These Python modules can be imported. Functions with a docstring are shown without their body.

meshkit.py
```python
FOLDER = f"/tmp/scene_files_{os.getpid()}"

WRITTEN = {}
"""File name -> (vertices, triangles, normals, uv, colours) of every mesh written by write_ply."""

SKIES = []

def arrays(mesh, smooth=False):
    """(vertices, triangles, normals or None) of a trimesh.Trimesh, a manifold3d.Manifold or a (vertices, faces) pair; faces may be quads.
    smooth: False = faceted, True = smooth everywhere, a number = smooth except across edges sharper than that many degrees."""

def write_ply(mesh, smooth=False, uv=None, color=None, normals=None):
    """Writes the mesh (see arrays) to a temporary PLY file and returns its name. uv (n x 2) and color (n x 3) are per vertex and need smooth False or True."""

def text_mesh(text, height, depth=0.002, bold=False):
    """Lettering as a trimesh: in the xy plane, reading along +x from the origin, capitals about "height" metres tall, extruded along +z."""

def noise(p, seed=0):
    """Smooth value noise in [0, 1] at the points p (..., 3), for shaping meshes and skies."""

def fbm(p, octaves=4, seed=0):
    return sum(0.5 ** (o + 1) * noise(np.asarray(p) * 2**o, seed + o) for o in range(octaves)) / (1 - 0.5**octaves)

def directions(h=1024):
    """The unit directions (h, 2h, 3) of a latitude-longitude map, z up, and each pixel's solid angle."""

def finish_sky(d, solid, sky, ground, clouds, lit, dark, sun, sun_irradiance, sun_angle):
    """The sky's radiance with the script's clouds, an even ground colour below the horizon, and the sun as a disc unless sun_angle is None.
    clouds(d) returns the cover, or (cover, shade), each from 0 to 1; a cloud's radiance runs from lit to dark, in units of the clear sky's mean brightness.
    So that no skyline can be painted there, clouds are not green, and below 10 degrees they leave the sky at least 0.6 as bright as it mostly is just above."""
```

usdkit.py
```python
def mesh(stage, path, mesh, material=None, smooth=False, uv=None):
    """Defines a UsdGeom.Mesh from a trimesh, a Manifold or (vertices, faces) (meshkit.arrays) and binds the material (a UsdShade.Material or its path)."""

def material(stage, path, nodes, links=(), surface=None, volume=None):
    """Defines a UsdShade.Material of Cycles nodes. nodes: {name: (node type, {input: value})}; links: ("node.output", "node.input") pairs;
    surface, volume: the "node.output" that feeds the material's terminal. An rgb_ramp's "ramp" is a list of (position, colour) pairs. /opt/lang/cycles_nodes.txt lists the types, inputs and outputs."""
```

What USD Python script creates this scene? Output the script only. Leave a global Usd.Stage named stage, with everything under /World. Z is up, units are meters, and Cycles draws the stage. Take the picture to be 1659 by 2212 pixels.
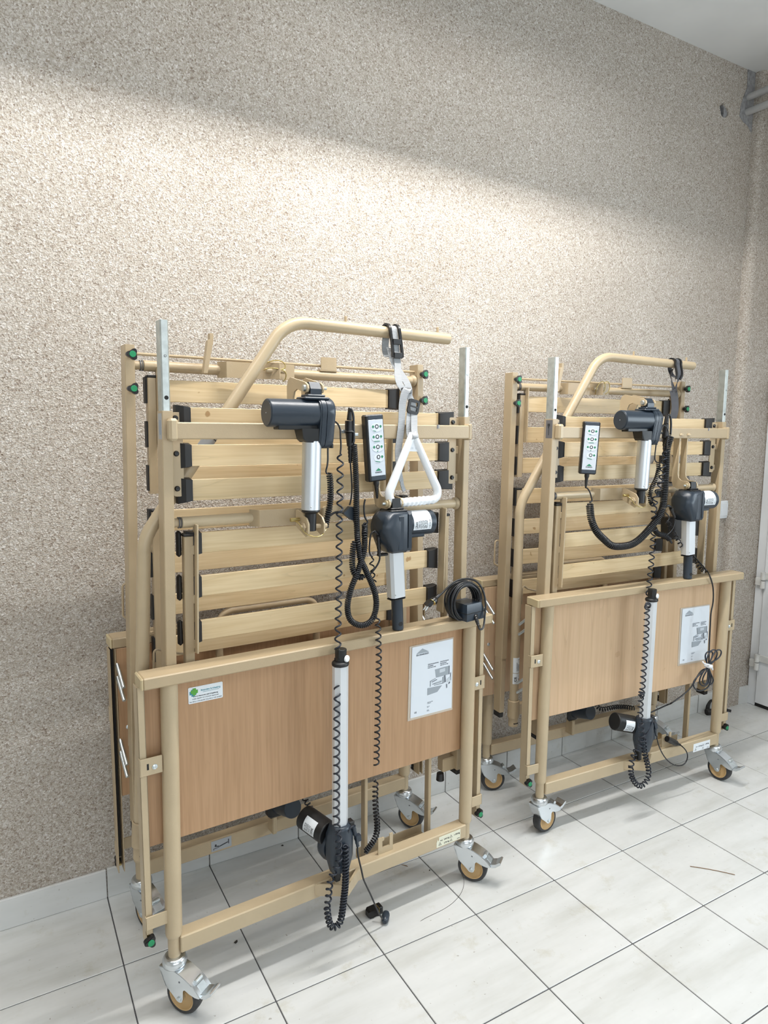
import math, random
import numpy as np
import trimesh
import manifold3d as m3
from shapely.geometry import Polygon, Point, box as sbox
from shapely import affinity
from pxr import Usd, UsdGeom, UsdLux, UsdShade, Gf, Sdf, Vt
import usdkit, meshkit

stage = Usd.Stage.CreateInMemory()
UsdGeom.SetStageUpAxis(stage, 'Z')
UsdGeom.SetStageMetersPerUnit(stage, 1.0)
UsdGeom.Xform.Define(stage, '/World')
UsdGeom.Scope.Define(stage, '/World/Looks')
random.seed(5)
RNG = np.random.default_rng(5)

# ------------------------------------------------------------------ camera
CAM, YAW, PITCH, ROLL, FPX = np.array([-0.2369, -2.2091, 1.5173]), .5206, -.1219, .0071, 1460.0
fw = np.array([math.sin(YAW)*math.cos(PITCH), math.cos(YAW)*math.cos(PITCH), math.sin(PITCH)])
r0 = np.array([math.cos(YAW), -math.sin(YAW), 0.0]); u0 = np.cross(r0, fw)
RT = r0*math.cos(ROLL) + u0*math.sin(ROLL); UP = -r0*math.sin(ROLL) + u0*math.cos(ROLL)
cam = UsdGeom.Camera.Define(stage, '/World/camera')
mat = Gf.Matrix4d(*RT, 0, *UP, 0, *(-fw), 0, *CAM, 1)
cam.AddTransformOp().Set(mat)
cam.CreateHorizontalApertureAttr(24.0)
cam.CreateFocalLengthAttr(FPX/1659*24.0)
cam.CreateClippingRangeAttr(Gf.Vec2f(0.05, 100))
cam.CreateExposureAttr(-0.05)
RX, LX, FY, CZ = 3.37, -2.7, -4.7, 3.284      # right wall, left wall, front wall, ceiling

# ------------------------------------------------------------------ lights: daylight through two windows out of view, unseen room lamps (with their troughs below)
def rect_light(path, pos, rot, w, h, intensity, col):
    l = UsdLux.RectLight.Define(stage, path)
    l.AddTranslateOp().Set(Gf.Vec3d(*pos)); l.AddRotateXYZOp().Set(Gf.Vec3f(*rot))
    l.CreateWidthAttr(w); l.CreateHeightAttr(h); l.CreateIntensityAttr(intensity); l.CreateColorAttr(Gf.Vec3f(*col))
    return l
rect_light('/World/window_daylight', (RX+.16, -2.55, 1.75), (0, 90, 0), 1.5, 1.9, 11.0, (.80, .92, 1.0))  # out of view at the right, placed for cool light on right-hand edges
rect_light('/World/window_daylight_001', (-.1, FY-.16, 1.75), (90, 0, 0), 3.6, 1.5, 2.4, (.88, .94, 1.0))  # out of view behind the camera, placed to light fronts and near floor
dome = UsdLux.DomeLight.Define(stage, '/World/sky')
dome.CreateIntensityAttr(.3); dome.CreateColorAttr(Gf.Vec3f(.85, .93, 1.0))

# ------------------------------------------------------------------ materials
MATS = {}
def material(name, nodes, links=(), surface='p.BSDF'):
    MATS[name] = usdkit.material(stage, '/World/Looks/'+name, nodes, links, surface=surface); return MATS[name]
def plain(name, col, rough=.5, metal=0.0, spec=.5, bump=None, vary=0.0, vscale=6, coat=0.0):
    nodes = {'p': ('principled_bsdf', {'base_color': col, 'roughness': rough, 'metallic': metal, 'specular_ior_level': spec, 'coat_weight': coat, 'coat_roughness': .15}), 'tc': ('texture_coordinate', {})}
    links = []
    if vary:
        c = np.array(col)
        nodes['n'] = ('noise_texture', {'scale': vscale, 'detail': 4, 'roughness': .6})
        nodes['r'] = ('rgb_ramp', {'ramp': [(.3, tuple(c*(1-vary))), (.7, tuple(np.minimum(c*(1+vary), 1)))]})
        links += [('tc.object', 'n.vector'), ('n.fac', 'r.fac'), ('r.color', 'p.base_color')]
    if bump:
        nodes['bn'] = ('noise_texture', {'scale': bump[0], 'detail': 2})
        nodes['b'] = ('bump', {'strength': bump[1], 'distance': bump[2]})
        links += [('tc.object', 'bn.vector'), ('bn.fac', 'b.height'), ('b.normal', 'p.normal')]
    return material(name, nodes, links)

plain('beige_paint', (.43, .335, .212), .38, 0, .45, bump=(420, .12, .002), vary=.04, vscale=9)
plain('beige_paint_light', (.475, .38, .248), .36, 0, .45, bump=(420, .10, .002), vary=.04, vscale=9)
plain('beige_cap', (.50, .41, .25), .5)
plain('zinc', (.50, .54, .53), .40, .85, .5, vary=.16, vscale=38, bump=(160, .06, .002))
plain('chrome', (.66, .70, .73), .24, 1.0, .5)
plain('galvanised', (.60, .65, .67), .33, .9, .5, vary=.10, vscale=45)
plain('steel_dark', (.16, .17, .19), .35, .6)
plain('brass_clip', (.50, .40, .17), .3, .9)
plain('rubber', (.013, .012, .012), .55, bump=(300, .1, .001))
plain('tyre', (.035, .035, .037), .6, vary=.3, vscale=50)
plain('cable', (.010, .011, .014), .33)
plain('cable_blue', (.012, .017, .028), .36)
plain('motor_plastic', (.024, .035, .050), .34, 0, .5, bump=(700, .12, .001))
plain('motor_black', (.009, .010, .011), .42)
plain('black_plastic', (.010, .010, .011), .35)
plain('hub', (.50, .33, .15), .5)
plain('aluminium', (.66, .70, .74), .38, .9, .5)
plain('silver_paint', (.66, .69, .72), .42, .35, .5)
plain('white_plastic', (.80, .83, .86), .28, 0, .5)
plain('white_paint', (.70, .72, .74), .42, 0, .4, vary=.05, vscale=4)
plain('paper', (.72, .77, .83), .35, 0, .5)
plain('paper_cream', (.72, .72, .58), .5)
plain('sticker_white', (.75, .80, .84), .35)
plain('print_grey', (.16, .18, .21), .6)
plain('print_mid', (.33, .37, .41), .6)
plain('print_pale', (.55, .60, .65), .6)
plain('print_black', (.025, .026, .03), .6)
plain('print_teal', (.06, .28, .36), .6)
plain('print_green', (.10, .36, .05), .6)
plain('print_red', (.5, .05, .05), .6)
plain('cap_green', (.010, .235, .092), .45)
plain('mark_green', (.02, .22, .11), .5)
plain('sticker_grey', (.14, .14, .15), .5)
plain('sticker_silver', (.34, .36, .38), .4)
plain('keypad', (.58, .63, .70), .4)
plain('keypad_pad', (.66, .71, .77), .4)
plain('switch_white', (.76, .80, .84), .35)
plain('pipe_paint', (.42, .42, .42), .45, 0, .4, vary=.12, vscale=20)
plain('dark_gap', (.012, .012, .012), .8)
plain('grout', (.085, .085, .09), .85)
plain('strap_grey', (.50, .52, .54), .75)
plain('strap_dark', (.085, .088, .10), .75)
plain('handle_grey', (.24, .23, .22), .5)
plain('debris', (.03, .026, .022), .8)
plain('debris_pale', (.6, .56, .42), .8)
plain('debris_wood', (.20, .11, .05), .8)
plain('lamp_housing', (.55, .56, .56), .5)
plain('tie_white', (.75, .77, .80), .5)
plain('clear_sleeve', (.55, .47, .38), .12, 0, .8)
plain('hinge_paint', (.62, .62, .60), .45, 0, .4, vary=.10, vscale=30)

def webbing(name, c):
    material(name, {'tc': ('texture_coordinate', {}), 'm': ('mapping', {'scale': (0, 0, 1)}), 'w': ('wave_texture', {'scale': 150, 'distortion': .3, 'bands_direction': 'z'}),
        'r': ('rgb_ramp', {'ramp': [(.2, tuple(np.array(c)*.68)), (.8, c)]}), 'b': ('bump', {'strength': .5, 'distance': .001}), 'p': ('principled_bsdf', {'roughness': .8})},
        [('tc.object', 'w.vector'), ('w.fac', 'r.fac'), ('r.color', 'p.base_color'), ('w.fac', 'b.height'), ('b.normal', 'p.normal')])
webbing('webbing', (.44, .46, .48)); webbing('webbing_dark', (.10, .105, .12))

# exposed-aggregate plaster: chips of cream, white, sand and brown
material('wall_plaster', {
    'g': ('geometry', {}), 'nd': ('noise_texture', {'scale': 120, 'detail': 2}), 'mv': ('mix_vector', {'fac': .010}),
    'v': ('voronoi_texture', {'scale': 215, 'feature': 'f1', 'randomness': 1}), 'sc': ('separate_color', {}),
    'v2': ('voronoi_texture', {'scale': 340, 'feature': 'f1'}), 'sc2': ('separate_color', {}),
    'r': ('rgb_ramp', {'ramp': [(0, (0.157, 0.108, 0.076)), (.06, (0.253, 0.194, 0.142)), (.16, (0.373, 0.322, 0.255)), (.45, (0.461, 0.420, 0.353)), (.75, (0.548, 0.514, 0.450)), (.92, (0.681, 0.659, 0.606)), (1, (0.793, 0.778, 0.741))]}),
    'r2': ('rgb_ramp', {'ramp': [(0, (0.244, 0.188, 0.141)), (.22, (0.404, 0.356, 0.291)), (.8, (0.587, 0.550, 0.486)), (1, (0.761, 0.739, 0.700))]}),
    'mx': ('mix_color', {'fac': .45}),
    'big': ('noise_texture', {'scale': 1.5, 'detail': 5, 'roughness': .6}), 'rb': ('rgb_ramp', {'ramp': [(.3, (0.895, 0.876, 0.883)), (.7, (1.050, 1.050, 1.082))]}),
    'mul': ('mix_color', {'blend_type': 'multiply', 'fac': 1.0, 'use_clamp': False}),
    'sp': ('noise_texture', {'scale': 50, 'detail': 3, 'roughness': .7}), 'rs': ('rgb_ramp', {'ramp': [(.26, (0.437, 0.393, 0.367)), (.32, (1, 1, 1))]}),
    'mul2': ('mix_color', {'blend_type': 'multiply', 'fac': .7}),
    'b': ('bump', {'strength': .65, 'distance': .0035}), 'b2': ('bump', {'strength': .5, 'distance': .002}), 'p': ('principled_bsdf', {'roughness': .82, 'specular_ior_level': .25})},
    [('g.position', 'nd.vector'), ('g.position', 'mv.a'), ('nd.color', 'mv.b'), ('mv.result', 'v.vector'), ('mv.result', 'v2.vector'), ('v.color', 'sc.color'), ('sc.r', 'r.fac'), ('v2.color', 'sc2.color'), ('sc2.g', 'r2.fac'),
     ('r.color', 'mx.a'), ('r2.color', 'mx.b'), ('g.position', 'big.vector'), ('big.fac', 'rb.fac'), ('mx.result', 'mul.a'), ('rb.color', 'mul.b'),
     ('g.position', 'sp.vector'), ('sp.fac', 'rs.fac'), ('mul.result', 'mul2.a'), ('rs.color', 'mul2.b'), ('mul2.result', 'p.base_color'),
     ('v.distance', 'b.height'), ('sc2.r', 'b2.height'), ('b.normal', 'b2.normal'), ('b2.normal', 'p.normal')])
# grey cement smear where the pipes enter the wall
material('cement', {'g': ('geometry', {}), 'n': ('noise_texture', {'scale': 60, 'detail': 5}), 'r': ('rgb_ramp', {'ramp': [(.3, (.20, .20, .20)), (.7, (.36, .36, .37))]}),
    'b': ('bump', {'strength': .6, 'distance': .004}), 'p': ('principled_bsdf', {'roughness': .85})},
    [('g.position', 'n.vector'), ('n.fac', 'r.fac'), ('r.color', 'p.base_color'), ('n.fac', 'b.height'), ('b.normal', 'p.normal')])
material('ceiling_paint', {'g': ('geometry', {}), 'n': ('noise_texture', {'scale': 3, 'detail': 5}), 'r': ('rgb_ramp', {'ramp': [(.3, (.66, .67, .67)), (.7, (.74, .75, .75))]}),
    'p': ('principled_bsdf', {'roughness': .8})}, [('g.position', 'n.vector'), ('n.fac', 'r.fac'), ('r.color', 'p.base_color')])
material('room_paint', {'p': ('principled_bsdf', {'base_color': (.60, .58, .54), 'roughness': .8})})
# glazed stone-look tiles: pale grey, faint streaks along x, yellowish stains
def tile_mat(name, k, tint):
    material(name, {'g': ('geometry', {}), 'm': ('mapping', {'scale': (1.2, 7, 7), 'location': (k*3.1, k*1.7, 0)}), 'n': ('noise_texture', {'scale': 1.6, 'detail': 5, 'roughness': .6}),
        'r': ('rgb_ramp', {'ramp': [(.25, tuple(np.array((.50, .505, .48))*tint)), (.5, tuple(np.array((.60, .61, .60))*tint)), (.75, tuple(np.array((.655, .665, .66))*tint))]}),
        'n2': ('noise_texture', {'scale': 7, 'detail': 6, 'roughness': .7}), 'r2': ('rgb_ramp', {'ramp': [(.28, (.78, .73, .60)), (.42, (1, 1, 1))]}),
        'mx': ('mix_color', {'blend_type': 'multiply', 'fac': .55}), 'n3': ('noise_texture', {'scale': 75, 'detail': 3}), 'r3': ('rgb_ramp', {'ramp': [(.26, (.42, .38, .33)), (.30, (1, 1, 1))]}), 'mx2': ('mix_color', {'blend_type': 'multiply', 'fac': .6}),
        'rr': ('map_range', {'from_min': .2, 'from_max': .8, 'to_min': .17, 'to_max': .34}),
        'p': ('principled_bsdf', {'specular_ior_level': .5})},
        [('g.position', 'm.vector'), ('m.vector', 'n.vector'), ('n.fac', 'r.fac'), ('g.position', 'n2.vector'), ('n2.fac', 'r2.fac'), ('r.color', 'mx.a'), ('r2.color', 'mx.b'),
         ('g.position', 'n3.vector'), ('n3.fac', 'r3.fac'), ('mx.result', 'mx2.a'), ('r3.color', 'mx2.b'), ('mx2.result', 'p.base_color'), ('n2.fac', 'rr.value'), ('rr.result', 'p.roughness')])
for i in range(3): tile_mat('floor_tile_%d' % i, i, (.985, 1.0, 1.02)[i])
# wood: grain stretched along one axis, with figure
def wood(name, dark, mid, light, axis, sc=1.0, figure=.5, rough=.42, knots=.8):
    s = [9*sc]*3; s[axis] = .55*sc
    f = [150*sc]*3; f[axis] = 5*sc
    material(name, {'tc': ('texture_coordinate', {}), 'oi': ('object_info', {}), 'cx': ('combine_xyz', {}), 'ml': ('math', {'math_type': 'multiply', 'value2': 37.0}), 'ad': ('vector_math', {'math_type': 'add'}),
        'm': ('mapping', {'scale': tuple(s)}), 'n': ('noise_texture', {'scale': 1, 'detail': 3, 'distortion': .6}),
        'mu': ('math', {'math_type': 'multiply', 'value2': 9.0}), 'fr': ('math', {'math_type': 'fraction'}), 'r1': ('rgb_ramp', {'ramp': [(0, tuple(np.array(mid)*.80)), (.10, mid), (.6, light), (1, mid)]}),
        'm2': ('mapping', {'scale': tuple(f)}), 'n2': ('noise_texture', {'scale': 1, 'detail': 3}), 'r2': ('rgb_ramp', {'ramp': [(.3, dark), (.55, mid), (.75, light)]}),
        'mx': ('mix_color', {'fac': figure}), 'kn': ('noise_texture', {'scale': 26*sc, 'detail': 2}), 'rk': ('rgb_ramp', {'ramp': [(.235, tuple(np.array((.55, .40, .26)))), (.27, (1, 1, 1))]}), 'mk': ('mix_color', {'blend_type': 'multiply', 'fac': knots}),
        'p': ('principled_bsdf', {'roughness': rough, 'specular_ior_level': .4})},
        [('oi.random', 'ml.value1'), ('ml.value', 'cx.x'), ('ml.value', 'cx.y'), ('ml.value', 'cx.z'), ('tc.object', 'ad.vector1'), ('cx.vector', 'ad.vector2'), ('ad.vector', 'm.vector'), ('ad.vector', 'm2.vector'),
         ('m.vector', 'n.vector'), ('n.fac', 'mu.value1'), ('mu.value', 'fr.value1'), ('fr.value', 'r1.fac'), ('m2.vector', 'n2.vector'), ('n2.fac', 'r2.fac'), ('r2.color', 'mx.a'), ('r1.color', 'mx.b'),
         ('ad.vector', 'kn.vector'), ('kn.fac', 'rk.fac'), ('mx.result', 'mk.a'), ('rk.color', 'mk.b'), ('mk.result', 'p.base_color')])
wood('birch', (.55, .39, .20), (.66, .50, .285), (.74, .59, .37), 0, 1.0, .55)
wood('beech_panel', (.375, .222, .118), (.435, .265, .145), (.475, .295, .168), 2, 1.0, .20, .42, 0.0)
wood('maple_panel', (.50, .335, .20), (.57, .395, .245), (.62, .44, .285), 2, .7, .45, .42, .25)

# ------------------------------------------------------------------ mesh helpers (u, v, z)
def cat(*ms):
    V, F, n = [], [], 0
    for a in ms:
        v, f = np.asarray(a[0], float), np.asarray(a[1], int)
        V.append(v); F.append(f+n); n += len(v)
    return np.vstack(V), np.vstack(F)
def tri(f):
    f = np.asarray(f)
    return np.vstack([f[:, [0, 1, 2]], f[:, [0, 2, 3]]]) if f.shape[1] == 4 else f
def hull(pts):
    m = m3.Manifold.hull_points(np.asarray(pts, float)).to_mesh()
    return np.array(m.vert_properties[:, :3]), np.array(m.tri_verts)
def boxm(a, b, c=.0015):
    a, b = np.minimum(a, b).astype(float), np.maximum(a, b).astype(float)
    c = min(c, *(0.45*(b-a)))
    if c <= 1e-5:
        return hull([[x, y, z] for x in (a[0], b[0]) for y in (a[1], b[1]) for z in (a[2], b[2])])
    P = []
    for x in (0, 1):
        for y in (0, 1):
            for z in (0, 1):
                for k in range(3):
                    q = [b[0]-c if x else a[0]+c, b[1]-c if y else a[1]+c, b[2]-c if z else a[2]+c]
                    q[k] = (b if (x, y, z)[k] else a)[k]; P.append(q)
    return hull(P)
def beam(p0, p1, w, d, e1=(1, 0, 0), c=.002):
    """rectangular tube from p0 to p1: w along e1, d along the third direction"""
    p0, p1 = np.array(p0, float), np.array(p1, float)
    t = (p1-p0)/np.linalg.norm(p1-p0); e1 = np.array(e1, float); e1 = e1-t*(e1@t); e1 /= np.linalg.norm(e1); e2 = np.cross(t, e1)
    P = []
    for p, s in ((p0, 1), (p1, -1)):
        for i in (-1, 1):
            for j in (-1, 1):
                P += [p+e1*i*(w/2-c)+e2*j*d/2+t*s*c*.3, p+e1*i*w/2+e2*j*(d/2-c)+t*s*c*.3, p+e1*i*(w/2-c)+e2*j*(d/2-c)]
    return hull(P)
def frames(p):
    p = np.asarray(p, float); t = np.gradient(p, axis=0); t /= np.linalg.norm(t, axis=1, keepdims=True)+1e-12
    a = np.cross(t[0], [0, 0, 1.0] if abs(t[0, 2]) < .9 else [1.0, 0, 0]); a /= np.linalg.norm(a)
    A = [a]
    for i in range(1, len(p)):
        a = A[-1]-t[i]*(A[-1]@t[i]); a /= np.linalg.norm(a)+1e-12; A.append(a)
    A = np.array(A)
    return t, A, np.cross(t, A)
def tube(p, r, n=12, caps=True):
    p = np.asarray(p, float); t, A, B = frames(p); r = np.broadcast_to(np.asarray(r, float), (len(p),))
    an = np.arange(n)*2*np.pi/n
    v = (p[:, None]+r[:, None, None]*(np.cos(an)[None, :, None]*A[:, None]+np.sin(an)[None, :, None]*B[:, None])).reshape(-1, 3)
    i, j = np.meshgrid(np.arange(len(p)-1), np.arange(n), indexing='ij')
    q = np.stack([i*n+j, i*n+(j+1) % n, (i+1)*n+(j+1) % n, (i+1)*n+j], -1).reshape(-1, 4)
    f = tri(q)
    if caps:
        k = len(v); v = np.vstack([v, p[0], p[-1]]); m = len(p)-1
        f = np.vstack([f, [[k, (j+1) % n, j] for j in range(n)], [[k+1, m*n+j, m*n+(j+1) % n] for j in range(n)]])
    return v, f
def cyl(p0, p1, r, n=20, r1=None, c=.0012):
    """round bar with chamfered ends"""
    p0, p1 = np.array(p0, float), np.array(p1, float); L = np.linalg.norm(p1-p0); t = (p1-p0)/L; r1 = r if r1 is None else r1
    c = min(c, .3*L, .5*min(r, r1))
    return tube([p0, p0+t*1e-5, p0+t*c, p1-t*c, p1-t*1e-5, p1], [max(r-c, 1e-4)]*2+[r, r1]+[max(r1-c, 1e-4)]*2, n)
def lathe(p0, axis, prof, n=28):
    """profile of (distance along axis, radius)"""
    p0 = np.array(p0, float); t = np.array(axis, float); t /= np.linalg.norm(t)
    a = np.cross(t, [0, 0, 1.0] if abs(t[2]) < .9 else [1.0, 0, 0]); a /= np.linalg.norm(a); b = np.cross(t, a)
    an = np.arange(n)*2*np.pi/n; prof = np.array(prof, float)
    v = (p0+prof[:, 0, None, None]*t+prof[:, 1, None, None]*(np.cos(an)[None, :, None]*a+np.sin(an)[None, :, None]*b)).reshape(-1, 3)
    i, j = np.meshgrid(np.arange(len(prof)-1), np.arange(n), indexing='ij')
    return v, tri(np.stack([i*n+j, i*n+(j+1) % n, (i+1)*n+(j+1) % n, (i+1)*n+j], -1).reshape(-1, 4))
def spline(p, step=.004):
    from scipy.interpolate import PchipInterpolator, CubicSpline
    p = np.asarray(p, float); s = np.r_[0, np.cumsum(np.linalg.norm(np.diff(p, axis=0), axis=1)**.5)]
    cs = CubicSpline(s, p); x = np.linspace(0, s[-1], 400); q = cs(x)
    L = np.r_[0, np.cumsum(np.linalg.norm(np.diff(q, axis=0), axis=1))]
    k = max(int(L[-1]/step), 3); y = np.linspace(0, L[-1], k)
    return np.stack([np.interp(y, L, q[:, i]) for i in range(3)], 1)
def fillet(p, rad, n=10):
    p = np.asarray(p, float); out = [p[0]]
    for i in range(1, len(p)-1):
        a, b, c = p[i-1], p[i], p[i+1]; d1 = (a-b)/np.linalg.norm(a-b); d2 = (c-b)/np.linalg.norm(c-b)
        ang = math.acos(np.clip(d1@d2, -1, 1)); r = rad[i-1] if np.ndim(rad) else rad
        L = r/math.tan(ang/2); s, e = b+d1*L, b+d2*L; m = d1+d2; m /= np.linalg.norm(m); cen = b+m*(r/math.sin(ang/2))
        for k in range(n+1):
            x = k/n; w0 = s-cen; w1 = e-cen; th = math.acos(np.clip(w0@w1/(r*r), -1, 1))
            out.append(cen+(math.sin((1-x)*th)*w0+math.sin(x*th)*w1)/math.sin(th))
    out.append(p[-1]); return np.array(out)
def coil(path, R, r, pitch, seg=10, n=6, phase=0.0, taper=True):
    """a curly cord: a helix of radius R round the path. pitch may be a function of the arc fraction"""
    q = spline(path, .003); t, A, B = frames(q); L = np.r_[0, np.cumsum(np.linalg.norm(np.diff(q, axis=0), axis=1))]
    fr = L/L[-1]; pt = np.array([pitch(x) if callable(pitch) else pitch for x in fr])
    turns = np.r_[0, np.cumsum(np.diff(L)/pt[1:])]; N = max(int(turns[-1]*seg), 8); tt = np.linspace(0, turns[-1], N)
    ip = lambda M: np.stack([np.interp(tt, turns, M[:, i]) for i in range(3)], 1)
    an = 2*np.pi*tt+phase; RR = np.full(N, R)
    if taper: RR *= np.clip(np.minimum(tt, turns[-1]-tt)*1.6, .05, 1)
    h = ip(q)+RR[:, None]*(np.cos(an)[:, None]*ip(A)+np.sin(an)[:, None]*ip(B))
    return tube(h, r, n)
def plate(poly, o, ex, ey, th):
    """2-D polygon in the plane (ex, ey) at o, thickness th along ex x ey"""
    ex, ey = np.array(ex, float), np.array(ey, float); ez = np.cross(ex, ey)
    gs = getattr(poly, 'geoms', [poly]); out = []
    for g in gs:
        m = trimesh.creation.extrude_polygon(g, th, engine='earcut'); p = m.vertices
        out.append((np.array(o)+p[:, :1]*ex+p[:, 1:2]*ey+p[:, 2:]*ez, m.faces))
    return cat(*out)
def rpoly(pts, r=.004):
    return Polygon(pts).buffer(-r).buffer(r, quad_segs=4)
def rrect(w, h, r=.003):
    return sbox(0, 0, w, h).buffer(-r).buffer(r, quad_segs=4)
def text(s, h, o, ex=(1, 0, 0), ey=(0, 0, 1), bold=False, th=.0003, width=None):
    m = meshkit.text_mesh(s, h, th, bold); p = np.array(m.vertices)
    if width: p[:, 0] *= width/max(p[:, 0].max(), 1e-6)
    ex, ey = np.array(ex, float), np.array(ey, float); ez = np.cross(ex, ey)
    return np.array(o)+p[:, :1]*ex+p[:, 1:2]*ey+p[:, 2:]*ez, np.array(m.faces)
def mat_rot(m, R, o):
    return np.asarray(m[0])@np.asarray(R).T+np.asarray(o), m[1]

# ------------------------------------------------------------------ things
COUNT = {}
def numbered(parent, name):
    k = COUNT.get((parent, name), 0); COUNT[(parent, name)] = k+1
    return f'{parent}/{name}' if k == 0 else f'{parent}/{name}_{k:03d}'
def tag(prim, label=None, cat_=None, group=None, kind=None):
    for k, v in (('label', label), ('category', cat_), ('group', group), ('kind', kind)):
        if v: prim.SetCustomDataByKey(k, v)
BEDS = [(.0335, -.5745, .0491), (1.4043, -.4514, -.0549)]
def bed_to_world(k, p):
    x, y, a = BEDS[k]; p = np.asarray(p, float)
    return np.stack([x+p[..., 0]*math.cos(a)-p[..., 1]*math.sin(a), y+p[..., 0]*math.sin(a)+p[..., 1]*math.cos(a), p[..., 2]], -1)
class Thing:
    """an Xform at the thing's base; parts are given in the frame of bed k (or the world's)"""
    def __init__(self, name, label, cat_, bed=None, group=None, kind=None):
        self.name, self.bed, self.parts, self.meta = name, bed, [], (label, cat_, group, kind)
    def part(self, name, m, material_, smooth=35, parent=None, label=None, kind=None):
        self.parts.append((name, m, material_, smooth, parent, label, kind)); return len(self.parts)-1
    def done(self):
        V = np.vstack([p[1][0] for p in self.parts]); lo, hi = V.min(0), V.max(0)
        base = np.array([(lo[0]+hi[0])/2, (lo[1]+hi[1])/2, lo[2]])
        path = numbered('/World', self.name); x = UsdGeom.Xform.Define(stage, path)
        x.AddTranslateOp().Set(Gf.Vec3d(*map(float, base if self.bed is None else bed_to_world(self.bed, base))))
        if self.bed is not None: x.AddRotateZOp().Set(math.degrees(BEDS[self.bed][2]))
        tag(x.GetPrim(), *self.meta)
        paths = []
        for name, m, mt, sm, par, lab, kd in self.parts:
            pp = numbered(path if par is None else paths[par], name); paths.append(pp)
            g = usdkit.mesh(stage, pp, (np.asarray(m[0])-base, np.asarray(m[1])), MATS[mt], smooth=sm)
            tag(g.GetPrim(), lab, None, None, kd)
        return path
def solo(name, m, mt, label, cat_, bed=None, group=None, kind=None, smooth=35):
    """a thing that is one mesh"""
    V = np.asarray(m[0]); lo, hi = V.min(0), V.max(0); base = np.array([(lo[0]+hi[0])/2, (lo[1]+hi[1])/2, lo[2]])
    g = usdkit.mesh(stage, numbered('/World', name), (V-base, np.asarray(m[1])), MATS[mt], smooth=smooth)
    x = UsdGeom.Xformable(g); x.AddTranslateOp().Set(Gf.Vec3d(*map(float, base if bed is None else bed_to_world(bed, base))))
    if bed is not None: x.AddRotateZOp().Set(math.degrees(BEDS[bed][2]))
    tag(g.GetPrim(), label, cat_, group, kind); return g
def struct(name, m, mt, smooth=False):
    g = usdkit.mesh(stage, '/World/'+name, m, MATS[mt], smooth=smooth); tag(g.GetPrim(), kind='structure'); return '/World/'+name
def child(parent, name, m, mt, smooth=False, label=None, kind=None):
    g = usdkit.mesh(stage, numbered(parent, name), m, MATS[mt], smooth=smooth); tag(g.GetPrim(), label, None, None, kind); return str(g.GetPath())
def sx(name):
    x = UsdGeom.Xform.Define(stage, '/World/'+name); tag(x.GetPrim(), kind='structure'); return '/World/'+name

# ------------------------------------------------------------------ the room
TX, TY = .333, .3272
floor = sx('floor')
child(floor, 'grout_bed', boxm((LX-.1, FY-.1, -.12), (RX+.1, .02, -.0025), 0), 'grout')
g_ = .0017
for j in range(15):
    y1 = -j*TY-g_; y0 = max(-(j+1)*TY+g_, FY)
    for i in range(-9, 11):
        x0, x1 = max(i*TX+g_, LX), min((i+1)*TX-g_, RX-.002)
        if x1-x0 < .02 or y1-y0 < .02: continue
        m = boxm((x0, y0, -.012), (x1, y1, random.uniform(-.0004, .0)), .0012)
        child(floor, 'tile', m, 'floor_tile_%d' % random.choice([0, 1, 1, 2]))
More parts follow.
